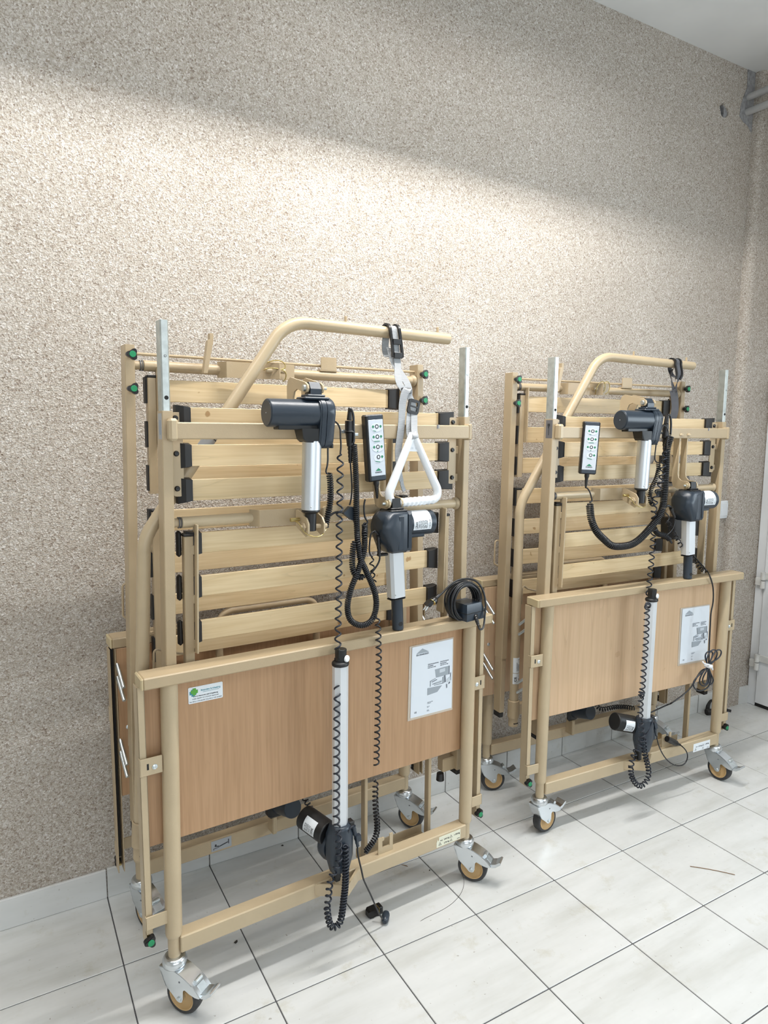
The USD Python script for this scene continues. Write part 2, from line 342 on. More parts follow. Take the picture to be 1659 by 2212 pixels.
# back wall with a broken hole near the right corner
hole = Polygon([(2.873, 3.071), (2.886, 3.083), (2.902, 3.094), (2.914, 3.086), (2.932, 3.076), (2.946, 3.060), (2.943, 3.044), (2.926, 3.030), (2.906, 3.026), (2.889, 3.033)])
face = sbox(LX-.1, -.1, RX+.2, CZ+.1).difference(hole)
wb = sx('wall_back')
child(wb, 'plaster', plate(face, (0, .0, 0), (1, 0, 0), (0, 0, 1), -.05) if False else plate(face, (0, .05, 0), (1, 0, 0), (0, 0, 1), .05), 'wall_plaster')
child(wb, 'hole_backing', boxm((2.82, .05, 2.98), (3.0, .12, 3.14), 0), 'dark_gap')
child(wb, 'broken_chip', plate(rpoly([(2.905, 3.090), (2.917, 3.079), (2.919, 3.05), (2.912, 3.029), (2.926, 3.030), (2.943, 3.044), (2.946, 3.06), (2.93, 3.077)], .001), (0, .03, 0), (1, 0, 0), (0, 0, 1), .022), 'cement')
# shallow pier with a rounded edge beside the door, its plaster a little proud of the wall
pr = [(3.135, .01), (3.136, -.022), (3.142, -.036), (3.155, -.046), (3.175, -.050), (RX+.02, -.050), (RX+.02, .01)]
for (z0, z1) in ((0, CZ),):
    child(wb, 'pier', plate(Polygon(pr), (0, 0, z0), (1, 0, 0), (0, 1, 0), z1-z0), 'wall_plaster', smooth=40)
child(wb, 'cement_patch', plate(Polygon([(3.03, 3.06), (3.06, 3.04), (3.10, 3.03), (3.134, 3.0), (3.134, 3.284), (3.07, 3.284), (3.075, 3.2), (3.05, 3.15), (3.035, 3.11)]).buffer(-.004).buffer(.004), (0, -.0005, 0), (1, 0, 0), (0, 0, 1), .0022), 'cement')
# right wall (door opening) and front wall, both with windows out of view, left wall, ceiling
DZ, DY0, DY1 = 2.12, -.052, -1.02
wr = sbox(FY-.1, -.1, .05, CZ+.1).difference(sbox(DY1, -.2, DY0, DZ)).difference(sbox(-3.3, .85, -1.8, 2.65))
struct('wall_right', plate(wr, (RX, 0, 0), (0, 1, 0), (0, 0, 1), .2), 'wall_plaster')
wf = sbox(LX-.1, -.1, RX+.2, CZ+.1).difference(sbox(-1.9, .95, 1.7, 2.55))
struct('wall_front', plate(wf, (0, FY, 0), (1, 0, 0), (0, 0, 1), .2), 'room_paint')
struct('wall_left', boxm((LX-.2, FY-.2, -.1), (LX, .05, CZ+.1), 0), 'room_paint')
struct('ceiling', boxm((LX-.2, FY-.2, CZ), (RX+.2, .05, CZ+.15), 0), 'ceiling_paint')
def window(n, horizontal, a0, a1, z0, z1, at, d):
    w = sx('window_%d' % n); b = (lambda p, q: boxm(p, q, .003))
    def seg(s0, s1, y0, y1): return b((s0, at, y0), (s1, at+d, y1)) if horizontal else b((at, s0, y0), (at+d, s1, y1))
    for s in ((a0, a0+.06, z0, z1), (a1-.06, a1, z0, z1), ((a0+a1)/2-.03, (a0+a1)/2+.03, z0, z1), (a0, a1, z0, z0+.06), (a0, a1, z1-.06, z1)): child(w, 'frame', seg(*s), 'white_paint')
window(1, False, -3.3, -1.8, .85, 2.65, RX+.06, .05)  # out of view, frames the daylight from the right
window(2, True, -1.9, 1.7, .95, 2.55, FY-.11, .05)  # out of view behind the camera, frames the daylight on the fronts
# baseboard: one row of cut tiles along the back wall, round the pier
bb = sx('baseboard_back'); BH = .098
for i in range(-9, 10):
    x0, x1 = max(i*TX+g_, LX), min((i+1)*TX-g_, 3.128)
    if i < 9: child(bb, 'tile', boxm((x0, -.010, .0), (x1, .0, BH+random.uniform(-.002, .002)), .0015), 'floor_tile_%d' % (i % 3))
child(bb, 'tile', hull([(3.0+g_, -.010, 0), (3.14, -.022, 0), (3.0+g_, 0, 0), (3.14, 0, 0), (3.0+g_, -.010, BH), (3.14, -.022, BH), (3.0+g_, 0, BH), (3.14, 0, BH)]), 'floor_tile_1')
child(bb, 'tile', hull([(3.142, -.022, 0), (RX-.004, -.062, 0), (3.142, -.0, 0), (RX-.004, -.0, 0), (3.142, -.022, BH), (RX-.004, -.062, BH+.004), (3.142, 0, BH), (RX-.004, 0, BH+.004)]), 'floor_tile_0')
# white steel door in the right wall, hinged next to the pier
dr = sx('door_1')
child(dr, 'frame', cat(boxm((RX-.006, DY0-.052, 0), (RX+.10, DY0-.004, DZ), .003), boxm((RX-.006, DY1, 0), (RX+.10, DY1+.05, DZ), .003), boxm((RX-.006, DY1, DZ-.05), (RX+.10, DY0, DZ), .003)), 'white_paint')
child(dr, 'leaf', boxm((RX-.016, DY1+.055, .022), (RX+.03, DY0-.056, DZ-.055), .003), 'white_paint')
child(dr, 'threshold_gap', boxm((RX-.004, DY1+.05, .0), (RX+.08, DY0-.05, .022), 0), 'dark_gap')
for hz in (.255, .715, 1.72):
    yh = DY0-.060
    h = child(dr, 'hinge', cat(cyl((RX-.030, yh, hz+.004), (RX-.030, yh, hz+.046), .0125, 16), boxm((RX-.028, yh-.085, hz+.008), (RX-.014, yh, hz+.046), .002)), 'hinge_paint', 35)
    child(h, 'lower_knuckle', cat(cyl((RX-.030, yh, hz-.042), (RX-.030, yh, hz-.002), .0125, 16), boxm((RX-.032, yh, hz-.030), (RX-.010, yh+.042, hz+.012), .002)), 'hinge_paint', 35)
child(dr, 'handle', cat(cyl((RX-.016, DY1+.12, 1.05), (RX-.06, DY1+.12, 1.05), .01), cyl((RX-.06, DY1+.12, 1.05), (RX-.06, DY1+.23, 1.05), .009)), 'steel_dark', 35)

# ------------------------------------------------------------------ unseen ceiling lamps: open troughs with one tube, out of the frame above
material('lamp_tube', {'e': ('emission', {'color': (1.0, .97, .92), 'strength': 1.0})}, surface='e.emission')
def trough(x0, x1, y, power, label, z=3.17, rim=.100, w=.105):  # unseen; deep rims chosen to keep direct light off the upper wall
    t = Thing('ceiling_lamp', label, 'lamp')
    t.part('housing', cat(boxm((x0, y-w-.004, z-rim), (x1, y-w, z+.03), 0), boxm((x0, y+w, z-rim), (x1, y+w+.004, z+.03), 0), boxm((x0, y-w, z+.026), (x1, y+w, z+.03), 0), boxm((x0-.004, y-w, z-rim), (x0, y+w, z+.03), 0), boxm((x1, y-w, z-rim), (x1+.004, y+w, z+.03), 0)), 'lamp_housing')
    for xh in (x0+.2, x1-.2): t.part('hanger', cyl((xh, y, z+.03), (xh, y, CZ), .006), 'galvanised')
    t.part('tube', cyl((x0+.02, y, z+.012), (x1-.02, y, z+.012), .010), 'white_plastic')
    p = t.done()
    l = rect_light('/World/'+p.split('/')[-1]+'_light', ((x0+x1)/2, y, z), (0, 0, 0), x1-x0-.06, .03, power, (1.0, .97, .93))
trough(-1.35, .25, -.78, 160.0, 'unseen trough ceiling lamp above the left bed ends')
trough(.40, 1.95, -.78, 430.0, 'unseen trough ceiling lamp between the two beds')
trough(-.9, .7, -3.0, 85.0, 'unseen trough ceiling lamp behind the camera, lighting the fronts')  # second row, out of view: general light on the fronts and near floor
trough(1.2, 2.8, -3.0, 85.0, 'unseen trough ceiling lamp behind the camera, near the door wall')
# ------------------------------------------------------------------ bed ends (wheeled head and foot boards)
CASTER_SIDE = [(-.063, .123), (-.057, .104), (-.044, .074), (-.016, .050), (-.008, .0415), (0, .0395), (.008, .0425), (.0114, .052), (.0127, .076), (.018, .081), (.034, .0745), (.051, .071), (.063, .072), (.068, .077), (.046, .098), (.0215, .112), (-.004, .122), (-.018, .1255)]
def caster(T, pos, ang, parent=None):
    """swivel caster with brake pedal; pos = stem axis (u, v); ang = trailing direction in degrees"""
    a = math.radians(ang); e = np.array([math.cos(a), math.sin(a), 0]); w = np.array([-math.sin(a), math.cos(a), 0]); z = np.array([0, 0, 1.0])
    o = np.array([pos[0], pos[1], 0])+e*.031           # under the axle
    P = lambda s, t, h: o+e*s+w*t+z*h
    # fork: two cheeks and the hood that joins them along the top and the front
    side = rpoly(CASTER_SIDE, .0025)
    ms = [plate(side, P(0, t, 0), e, z, .003) for t in (-.0205, .0235)]
    top = [(.068, .077), (.057, .089), (.046, .098), (.034, .106), (.0215, .112), (.008, .118), (-.004, .122), (-.018, .1255), (-.045, .1255), (-.063, .123), (-.0615, .113), (-.057, .104), (-.051, .088), (-.044, .074), (-.036, .066)]
    V, F = [], []
    for i, (s, h) in enumerate(top):
        s0, h0 = top[max(i-1, 0)]; s1, h1 = top[min(i+1, len(top)-1)]; n = np.array([-(h1-h0), s1-s0]); n = -n/np.linalg.norm(n)
        for d in (0, -.003):
            for t in (-.0235, .0235): V.append(P(s+n[0]*-d*-1, t, h+n[1]*-d*-1))
    for i in range(len(top)-1):
        b = 4*i; c_ = b+4
        F += [[b, b+1, c_+1, c_], [b+3, b+2, c_+2, c_+3], [b+1, b+3, c_+3, c_+1], [b+2, b, c_, c_+2]]
    ms.append((np.array(V), tri(F)))
    k = T.part('caster', cat(*ms), 'chrome', 40)
    T.part('collar', lathe(P(-.031, 0, .1215), z, [(0, .0), (0, .0265), (.003, .0305), (.010, .0318), (.018, .0308), (.024, .0275), (.0275, .0225), (.0275, .0)], 32), 'chrome', 50, k)
    T.part('tyre', lathe(P(0, -.016, .05), w, [(0, .038), (0, .0455), (.004, .049), (.010, .05), (.022, .05), (.028, .049), (.032, .0455), (.032, .038)], 44), 'tyre', 40, k)
    T.part('wheel_hub', lathe(P(0, -.0155, .05), w, [(.004, 0), (.004, .012), (.006, .014), (.006, .028), (.0035, .033), (0, .035), (-.0005, .038), (.0315, .038), (.031, .035), (.0275, .033), (.025, .028), (.025, .014), (.027, .012), (.027, 0)], 40), 'hub', 40, k)
    T.part('axle_bolt', cyl(P(0, -.0270, .05), P(0, .0270, .05), .0062, 14), 'galvanised', 40, k)
    T.part('cheek_rivet', cyl(P(.002, -.0250, .098), P(.002, .0250, .098), .0026, 10), 'steel_dark', 40, k)
    T.part('brake_pedal', plate(rpoly([(.058, .079), (.066, .070), (.080, .074), (.097, .088), (.099, .094), (.094, .096), (.080, .086)], .0015), P(0, .019, 0), e, z, .038), 'chrome', 40, k)
    T.part('pedal_pad', mat_rot(boxm((-.012, -.006, 0), (.012, .006, .0012), .0004), np.stack([w, (e*.82+z*.57), np.cross(w, e*.82+z*.57)], 1), P(.0885, 0, .0915)), 'steel_dark', 40, k)
    T.part('release_roll', cat(cyl(P(.044, -.0125, .103), P(.044, .0125, .103), .0062, 14), mat_rot(boxm((-.0125, -.010, 0), (.0125, .010, .0016), .0004), np.stack([w, (e*.74-z*.67), np.cross(w, e*.74-z*.67)], 1), P(.057, 0, .0895))), 'galvanised', 40, k)

def knob(T, p, d=(0, -1, 0), parent=None, name='star_knob', s=1.0):
    """three-lobed black clamp knob with a green cap, pointing along d"""
    d = np.array(d, float); d /= np.linalg.norm(d); p = np.array(p, float)
    a = np.cross(d, [0, 0, 1.0]); a = a/np.linalg.norm(a) if np.linalg.norm(a) > .1 else np.array([1.0, 0, 0]); b = np.cross(d, a)
    th = np.linspace(0, 2*np.pi, 36, endpoint=False); r = (.0132+.0030*np.cos(3*th))*s
    pl = Polygon(np.stack([r*np.cos(th), r*np.sin(th)], 1))
    m = cat(plate(pl.buffer(-.0018*s), p+d*.004*s, a, b, .0032*s), plate(pl, p+d*.0065*s, a, b, .0125*s), plate(pl.buffer(-.0018*s), p+d*.0185*s, a, b, .002*s)) if np.cross(a, b)@d > 0 else cat(plate(pl.buffer(-.0018*s), p+d*.0072*s, a, b, .0032*s), plate(pl, p+d*.019*s, a, b, .0125*s), plate(pl.buffer(-.0018*s), p+d*.0205*s, a, b, .002*s))
    k = T.part(name, m, 'black_plastic', 40, parent)
    T.part('green_cap', cyl(p+d*.019*s, p+d*.0222*s, .0084*s, 20, c=.0005), 'cap_green', 40, k if parent is None else parent, 'green cap of the clamp knob')
    T.part('threaded_stem', cyl(p-d*.012*s, p+d*.006*s, .0042*s, 10), 'brass_clip', 40, k if parent is None else parent)

def end_board(bed, D, rear, label, panel_mat, casters, pb):
    """w runs from the outer face (0) inwards; v = w for the front end, mirrored for the rear one"""
    X = (lambda w: D+.0655-w) if rear else (lambda w: D+w)
    s = -1 if rear else 1
    B = lambda u0, u1, w0, w1, z0, z1, c=.002: boxm((u0, X(w0), z0), (u1, X(w1), z1), c)
    T = Thing('bed_end', label, 'bed end', bed, 'wheeled bed ends')
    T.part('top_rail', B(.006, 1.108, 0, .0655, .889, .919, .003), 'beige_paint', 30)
    for u in (0, 1.107): T.part('end_cap', B(u, u+.007, 0, .0655, .889, .919, .003), 'beige_cap', 30)
    pn = T.part('panel', B(.015, 1.090, .050, .066, pb, .8885, .0012), panel_mat, 30)
    for (ut, ul, side) in ((.0745, .0665, 0), (1.0435, 1.0425, 1)):
        T.part('post', tube([(ut, X(.033), .889), (ut+(ul-ut)*.5, X(.033), .55), (ul, X(.033), .212), (ul, X(.033), .205), (ul, X(.033), .2045)], [.0215, .0215, .0215, .0195, .016], 28, True), 'beige_paint_light', 35)
        T.part('weld_bead', lathe((ut, X(.033), .884), (0, 0, 1), [(0, .0214), (.002, .0238), (.004, .0245), (.0052, .0235)], 24), 'beige_paint', 50)
        T.part('lower_tube', cyl((ul, X(.033), .126), (ul, X(.033), .24), .016, 24), 'beige_paint_light', 35)
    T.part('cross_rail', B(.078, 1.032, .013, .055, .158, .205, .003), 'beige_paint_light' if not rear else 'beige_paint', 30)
    for sd in (0, 1):
        u0, u1 = ((-.004, .014), (1.087, 1.105))[sd]
        lean = 0
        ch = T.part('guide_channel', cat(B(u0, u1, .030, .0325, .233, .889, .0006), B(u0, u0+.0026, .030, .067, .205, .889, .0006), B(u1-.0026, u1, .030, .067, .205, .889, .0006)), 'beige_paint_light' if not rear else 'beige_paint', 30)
        T.part('lining', B(u0+.003, u1-.003, .0328, .040, .24, .885, .0004), 'rubber', 30, ch, 'black lining inside the guide channel')
        for (z0, z1) in ((.662, .707), (.250, .286)):
            ue = .050 if sd == 0 else 1.062; uc = u0-.001 if sd == 0 else u1+.001
            br = T.part('bracket', cat(B(min(ue, uc), max(ue, uc), .0225, .027, z0, z1, .0012), B(min(uc, uc+(.003 if sd == 0 else -.003)), max(uc, uc+(.003 if sd == 0 else -.003)), .0225, .040, z0, z1, .001)), 'beige_paint_light', 30)
            if z0 > .5:
                uu = .031 if sd == 0 else 1.071
                T.part('screw', lathe((uu, X(.0226), (z0+z1)/2-.003), (0, -s, 0), [(0, .0072), (.0014, .0066), (.0026, .004), (.003, .0028), (.0022, .0024), (.0022, 0)], 18), 'galvanised', 40, br)
                T.part('slot', cat(B(uu-.019 if sd == 0 else uu+.014, uu-.014 if sd == 0 else uu+.019, .0222, .0235, z0+.015, z0+.031, .0003)), 'dark_gap', 30, br)
        un = (u0+u1)/2
        knob(T, (un, X(.036), .219), (0, -s, 0))
        for zr in (.845, .807, .617, .580):
            ur = u1+.002 if sd == 0 else u0-.002
            T.part('rail_pin', cyl((ur, X(.060), zr), (ur+(.004 if sd == 0 else -.004), X(.128), zr-.052), .0052, 14), 'galvanised', 35)
    if rear:
        for u in (.040, 1.068): T.part('panel_screw', lathe((u, X(.0662), .650), (0, s, 0), [(0, .0072), (.0014, .0066), (.0026, .004), (.003, .0028), (.0022, .0024), (.0022, 0)], 18), 'galvanised', 40)
    for (u, ang) in zip((.0665, 1.0425), casters): caster(T, (u, X(.033)), ang)
    return T, pn, X

FLAT = dict(ex=(1, 0, 0), ey=(0, 0, 1))     # text facing the room: ex x ey = -v
def label_kg(T, cream):
    u0, u1, z0, z1 = (.907, 1.006, .164, .198) if cream else (.880, .984, .1535, .190)
    w = u1-u0; h = z1-z0
    pts = [(0, 0), (w, 0), (w, h), (.010, h), (.010, h*.72), (.006, h*.62), (.002, h*.9), (.002, h*.6), (0, h*.55)] if cream else [(0, 0), (w, 0), (w, h), (0, h)]
    k = T.part('load_label', plate(Polygon(pts), (u0, .0128, z0), (1, 0, 0), (0, 0, 1), .0006), 'paper_cream' if cream else 'sticker_white', 30, None, 'torn cream load label with printed kilogram figures' if cream else 'white load label with printed kilogram figures')
    v = .0121; ms = []
    ms.append(text('145 kg' if cream else '170 kg', .0048, (u0+.030, v, z0+.0185), bold=True)); ms.append(text('+ 200 kg', .0048, (u0+.072, v, z0+.020), bold=True, width=.024))
    if cream: ms.append(text('175 kg', .0048, (u0+.030, v, z0+.006), bold=True))
    ms.append(text('max', .004, (u0+.014, v, z0+.019))); ms.append(text('000240', .0022, (u0+.085, v, z0+.004)))
    def tri_sign(u, z, a):
        o = Polygon([(-a, 0), (a, 0), (0, a*1.7)]); return plate(o.difference(o.buffer(-a*.16)), (u, v, z), (1, 0, 0), (0, 0, 1), .0003)
    ms += [tri_sign(u0+.014, z0+.006, .0058), tri_sign(u0+.060, z0+.018, .005), tri_sign(u0+.060, z0+.005, .005)]
    T.part('print', cat(*ms), 'print_black', False, k)

# ---- front end of the near bed
E1, p1, _ = end_board(0, 0, False, 'near bed end with orange-beige beech panel, green-cross sticker and white booklet', 'beech_panel', (-56, -55), .456)
# round-cornered company sticker on the panel
E1.part('company_sticker', plate(rrect(.091, .0435, .003), (.1265, .0498, .812), (1, 0, 0), (0, 0, 1), .0008), 'sticker_white', 30, p1, 'white sticker with a green and teal cross')
def on_panel(T, ms, mt, name='print', label=None): T.part(name, cat(*ms), mt, False, None, label)
cr = lambda c, a, b: Polygon([(-a, -b), (-b, -b), (-b, -a), (b, -a), (b, -b), (a, -b), (a, b), (b, b), (b, a), (-b, a), (-b, b), (-a, b)])
v = .0489
on_panel(E1, [plate(affinity.translate(cr(0, .0092, .0044), .0125, .0280), (.1265, v+.0001, .812), (1, 0, 0), (0, 0, 1), .0003)], 'print_teal', 'teal_cross')
on_panel(E1, [plate(affinity.translate(cr(0, .0092, .0044), .0157, .0308), (.1265, v-.0002, .812), (1, 0, 0), (0, 0, 1), .0003)], 'print_green', 'green_cross')
on_panel(E1, [text('Brandes & Diesing', .0040, (.1590, v, .8415), bold=True, width=.052), text('MEDIZINTECHNIK', .0016, (.164, v, .8375), width=.044)], 'print_teal', 'sticker_lettering')
on_panel(E1, [text('24h in Hannover und Umgebung', .0030, (.1385, v, .8285), bold=True, width=.066), text('Lister Damm 12 | 30163 Hannover', .0030, (.1365, v, .8220), width=.070), text('Tel. 0511-270 48 80 | Fax 0511 270 48 800', .0030, (.1285, v, .8150), width=.086)], 'print_black', 'sticker_lettering')
label_kg(E1, True)
def front_brackets(T, du):
    T.part('motor_bracket', plate(Polygon([(.466, .0135), (.4728, .005), (.541, -.0405), (.549, -.0405), (.613, .006), (.613, .0135), (.607, .0135), (.546, -.0355), (.543, -.0355), (.477, .0085), (.475, .0135)]), (du*.8, 0, .171), (1, 0, 0), (0, 1, 0), .035), 'beige_paint_light', 30)
    T.part('motor_lug', boxm((.517+du, -.010, .17), (.537+du, .013, .228), .003), 'beige_paint_light', 30)
    T.part('cable_hook', plate(rpoly([(.694, .192), (.748, .192), (.748, .256), (.736, .256), (.736, .219), (.709, .219), (.709, .241), (.716, .241), (.716, .252), (.694, .252)], .0012), (du*1.3, .034, .006), (1, 0, 0), (0, 0, 1), .004), 'beige_paint_light', 30)
    for u in (.684, .932): T.part('storage_upright', boxm((u-.006, .086, .137), (u+.006, .110, .50), .002), 'beige_paint', 30)
    T.part('storage_tray', cat(boxm((.683, .085, .134), (.945, .150, .138), .001), boxm((.683, .147, .134), (.945, .150, .165), .001)), 'beige_paint', 30)
front_brackets(E1, 0)
E1.part('end_block', boxm((.985, .085, .368), (1.058, .118, .415), .003), 'beige_paint', 30)
E1.part('block_knob', cyl((.985, .10, .336), (.985, .10, .362), .014, 18, .012), 'black_plastic', 35)
E1.done()
# ---- rear end of the near bed
E2, p2, X2 = end_board(0, .3655, True, 'rear end of the near bed, orange-beige panel half hidden against the wall', 'beech_panel', (-72, -58), .442)
sc = E2.part('bed_symbol_label', plate(sbox(0, 0, .067, .035), (.279, .3755, .166), (1, 0, 0), (0, 0, 1), .0006), 'sticker_silver', 30, None, 'grey label with a bed pictogram')
v = .3745
E2.part('pictogram', cat(plate(Polygon([(.027, .0135), (.055, .0195), (.055, .0165), (.027, .0105)]), (.279, v, .166), (1, 0, 0), (0, 0, 1), .0003), plate(Polygon([(.011, .0175), (.026, .0145), (.026, .0115), (.011, .015)]), (.279, v, .166), (1, 0, 0), (0, 0, 1), .0003),
    plate(Polygon([(.056, .012), (.0585, .012), (.0585, .028), (.056, .028)]), (.279, v, .166), (1, 0, 0), (0, 0, 1), .0003), plate(Polygon([(.007, .004), (.0085, .004), (.0085, .008), (.026, .0095), (.026, .0107), (.007, .009)]), (.279, v, .166), (1, 0, 0), (0, 0, 1), .0003), plate(Point(.0145, .0195).buffer(.0028), (.279, v, .166), (1, 0, 0), (0, 0, 1), .0003)), 'print_black', False, sc)
E2.done()
# ---- far bed
E3, p3, _ = end_board(1, 0, False, 'far bed end with pale maple panel and a tied cable bundle by its booklet', 'maple_panel', (8, -82), .446)
label_kg(E3, False); front_brackets(E3, .010)
E3.done()
E4, p4, _ = end_board(1, .3469, True, 'rear end of the far bed, pale maple panel half hidden against the wall', 'maple_panel', (-20, -70), .432)
E4.done()

# ------------------------------------------------------------------ slatted frames standing between the ends
def warp(m, f): return f(np.array(m[0])), m[1]
def slat(T, u0, u1, zc, v, h, mt='birch', capL=None, capR=None, name='slat', bow=.004):
    n = 9; us = np.linspace(u0, u1, n); P, F = [], []
    for u in us:
        x = (u-u0)/(u1-u0)*2-1; dv = -bow*(1-x*x)
        for (a, b) in ((0, -h/2+.0012), (0, h/2-.0012), (.0012, h/2), (.0078, h/2), (.009, h/2-.0012), (.009, -h/2+.0012), (.0078, -h/2), (.0012, -h/2)): P.append((u, v+dv+a, zc+b))
    for i in range(n-1):
        for j in range(8): F.append([i*8+j, i*8+(j+1) % 8, (i+1)*8+(j+1) % 8, (i+1)*8+j])
    F = tri(F); e = [[0, j+1, j] for j in range(1, 7)]; k = (n-1)*8; e2 = [[k, k+j, k+j+1] for j in range(1, 7)]
    s = T.part(name, (np.array(P), np.vstack([F, e, e2])), mt, 30)
    for c_ in (capL, capR):
        if c_:
            a, b, flare = c_
            T.part('rubber_holder', hull([(a, v-.006, zc-h/2-.0055), (a, v-.006, zc+h/2+.0055), (a, v+.016, zc-h/2-.0055), (a, v+.016, zc+h/2+.0055), (b, v-.009-flare, zc-h/2+.001), (b, v-.009-flare, zc+h/2-.001), (b, v+.016, zc-h/2-.004), (b, v+.016, zc+h/2+.004), ((a+b)/2, v-.0125-flare, zc-h/2-.002), ((a+b)/2, v-.0125-flare, zc+h/2+.002)]), 'rubber', 30, s, 'black rubber slat holder')
def lever(T, u0, v0, z, side, mt='beige_paint'):
    """bent lifting lever with a fork end, from the pipe towards the motor"""
    d = 1 if side == 'L' else -1
    pl = [(0, 0), (.018, -.030), (.125, -.036), (.162, -.072), (.166, -.069), (.128, -.032), (.021, -.025), (.005, .001)]
    T.part('lever', plate(rpoly([(u0+d*a, v0+b) for a, b in (pl if d > 0 else pl[::-1])], .0008), (0, 0, z-.022), (1, 0, 0), (0, 1, 0), .045), mt, 30)

def front_frame(bed, label, wf, sticker):
    T = Thing('slatted_frame', label, 'slatted frame', bed, 'slatted bed frame halves')
    raw = T.part
    T.part = lambda name, m, *a, **k: raw(name, warp(m, wf), *a, **k)
    rl = T.part('side_rail', beam((.102, .094, 1.558), (.084, .094, .37), .0265, .048), 'beige_paint', 30)
    rr = T.part('side_rail', beam((1.0445, .091, 1.558), (1.0445, .091, .37), .0235, .042), 'beige_paint', 30)
    for (u, w, uz, dp, vc) in ((.1018, .0205, .1010, .040, .094), (1.0445, .0185, 1.0445, .035, .091)):
        e = T.part('extension_tube', beam((uz, vc, 1.45), (u, vc, 1.776), w, dp, c=.003), 'zinc', 30, None, 'bare zinc-plated square tube sticking up')
        T.part('pin_hole', cat(cyl((u, vc-dp/2-.0004, 1.590), (u, vc-dp/2+.002, 1.590), .0052, 16, c=.0002), cyl((u, vc-dp/2-.0004, 1.690), (u, vc-dp/2+.002, 1.690), .0032, 14, c=.0002)), 'dark_gap', 30, e)
        T.part('hole_ring', cyl((u, vc-dp/2-.0006, 1.690), (u, vc-dp/2, 1.690), .0022, 12, c=.0002), 'zinc', 30, e)
    T.part('rail_sticker', boxm((.0877, .073, 1.485), (.0886, .104, 1.552), .0002) if bed == 0 else boxm((.0875, .071, 1.489), (.0886, .105, 1.554), .0002), sticker, 30, rl)
    if bed == 1: T.part('sticker_mark', cat(boxm((.0870, .083, 1.532), (.0876, .096, 1.541), .0001), boxm((.0870, .087, 1.525), (.0876, .093, 1.532), .0001), boxm((.0870, .088, 1.500), (.0876, .0905, 1.525), .0001)), 'print_black', False, rl)
    else: T.part('sticker_mark', cat(*[boxm((.0872, .080+.004*i, 1.50), (.0878, .082+.004*i, 1.535), .0001) for i in range(4)]), 'print_mid', False, rl)
    T.part('cross_bar', boxm((.112, .045, 1.489), (1.043, .071, 1.531), .003), 'beige_paint', 30)
    T.part('weld_block', boxm((.098, .042, 1.485), (.121, .072, 1.540), .006), 'beige_paint_light', 30)
    T.part('weld_block', boxm((1.030, .043, 1.485), (1.046, .072, 1.536), .004), 'beige_paint', 30)
    T.part('tape_scrap', boxm((.905, .0444, 1.520), (.910, .0452, 1.532), .0002), 'sticker_grey', 30)
    T.part('tape_scrap', boxm((.911, .0444, 1.521), (.915, .0452, 1.532), .0002), 'sticker_silver', 30)
    for (a, b) in ((.114, .143), (.984, 1.016)):
        p = T.part('slat_plate', plate(rrect(b-a, .211, .010), (a, .092, 1.345), (1, 0, 0), (0, 0, 1), .0035), 'beige_paint', 30)
        for zb in (1.541, 1.453, 1.365):
            ub = .1255 if a < .5 else 1.001
            T.part('bolt', lathe((ub, .0886, zb), (0, -1, 0), [(0, .0072), (.003, .0068), (.0055, .005), (.0058, .003), (.0045, 0)], 16), 'black_plastic', 40, p)
            T.part('tab', boxm((.142 if a < .5 else 1.014, .090, zb-.012), (.148 if a < .5 else 1.026, .099, zb+.012), .001), 'beige_paint', 30, p)
    for zc in (1.541, 1.4475, 1.359): slat(T, .158, .962, zc, .099, .055, capL=(.128, .164, .004), capR=(1.008, .951, .0))
    # torsion pipe with collar rings and levers
    T.part('torsion_pipe', cyl((.136, .100, 1.277), (1.034, .100, 1.279), .0145, 24), 'beige_paint_light', 35)
    T.part('pipe_end', cyl((.100, .100, 1.277), (.136, .100, 1.277), .0118, 20), 'beige_paint', 35)
    T.part('collar_ring', cat(cyl((.127, .100, 1.277), (.130, .100, 1.277), .0150, 22), cyl((.1325, .100, 1.277), (.1345, .100, 1.277), .0150, 22)), 'steel_dark', 35)
    T.part('pipe_weld', lathe((1.018, .100, 1.279), (1, 0, 0), [(0, .0146), (.004, .019), (.009, .0205), (.013, .0195)], 22), 'beige_paint_light', 50)
    lever(T, .318, .098, 1.277, 'L'); 
    T.part('lever', plate(rpoly([(.600, .100), (.556, .072), (.530, .070), (.505, .034), (.509, .031), (.533, .065), (.558, .067), (.604, .098)][::-1], .0008), (0, 0, 1.255), (1, 0, 0), (0, 1, 0), .045), 'beige_paint', 30)
    for uu, nm in ((.4795, 'fork_cheek'), (.4330, 'fork_cheek')):
        T.part(nm, plate(rpoly([(.045, 1.300), (.030, 1.298), (-.018, 1.283), (-.031, 1.268), (-.031, 1.244), (-.018, 1.231), (.045, 1.254)], .006), (uu-.0022, 0, 0), (0, 1, 0), (0, 0, 1), .0045), 'beige_paint_light', 30)
    T.part('fork_bolt', cat(cyl((.418, -.010, 1.258), (.497, -.010, 1.258), .0062, 14), cyl((.424, -.010, 1.258), (.4300, -.010, 1.258), .0125, 6)), 'beige_paint_light', 35)
    T.part('spring_clip', tube(spline([(.412, .006, 1.272), (.418, -.012, 1.262), (.424, -.022, 1.246), (.440, -.030, 1.236), (.460, -.032, 1.233), (.480, -.026, 1.240), (.490, -.018, 1.249)], .004), .0016, 6), 'brass_clip', True)
    T.part('clip_stud', cyl((.400, .013, 1.276), (.427, .013, 1.276), .0055, 12), 'brass_clip', 35)
    # lower sub frame
    c1 = T.part('slat_carrier', beam((.151, .100, 1.241), (.143, .100, .70), .025, .022), 'beige_paint', 30)
    T.part('carrier_cap', boxm((.137, .088, 1.2405), (.165, .112, 1.2485), .002), 'rubber', 30, c1)
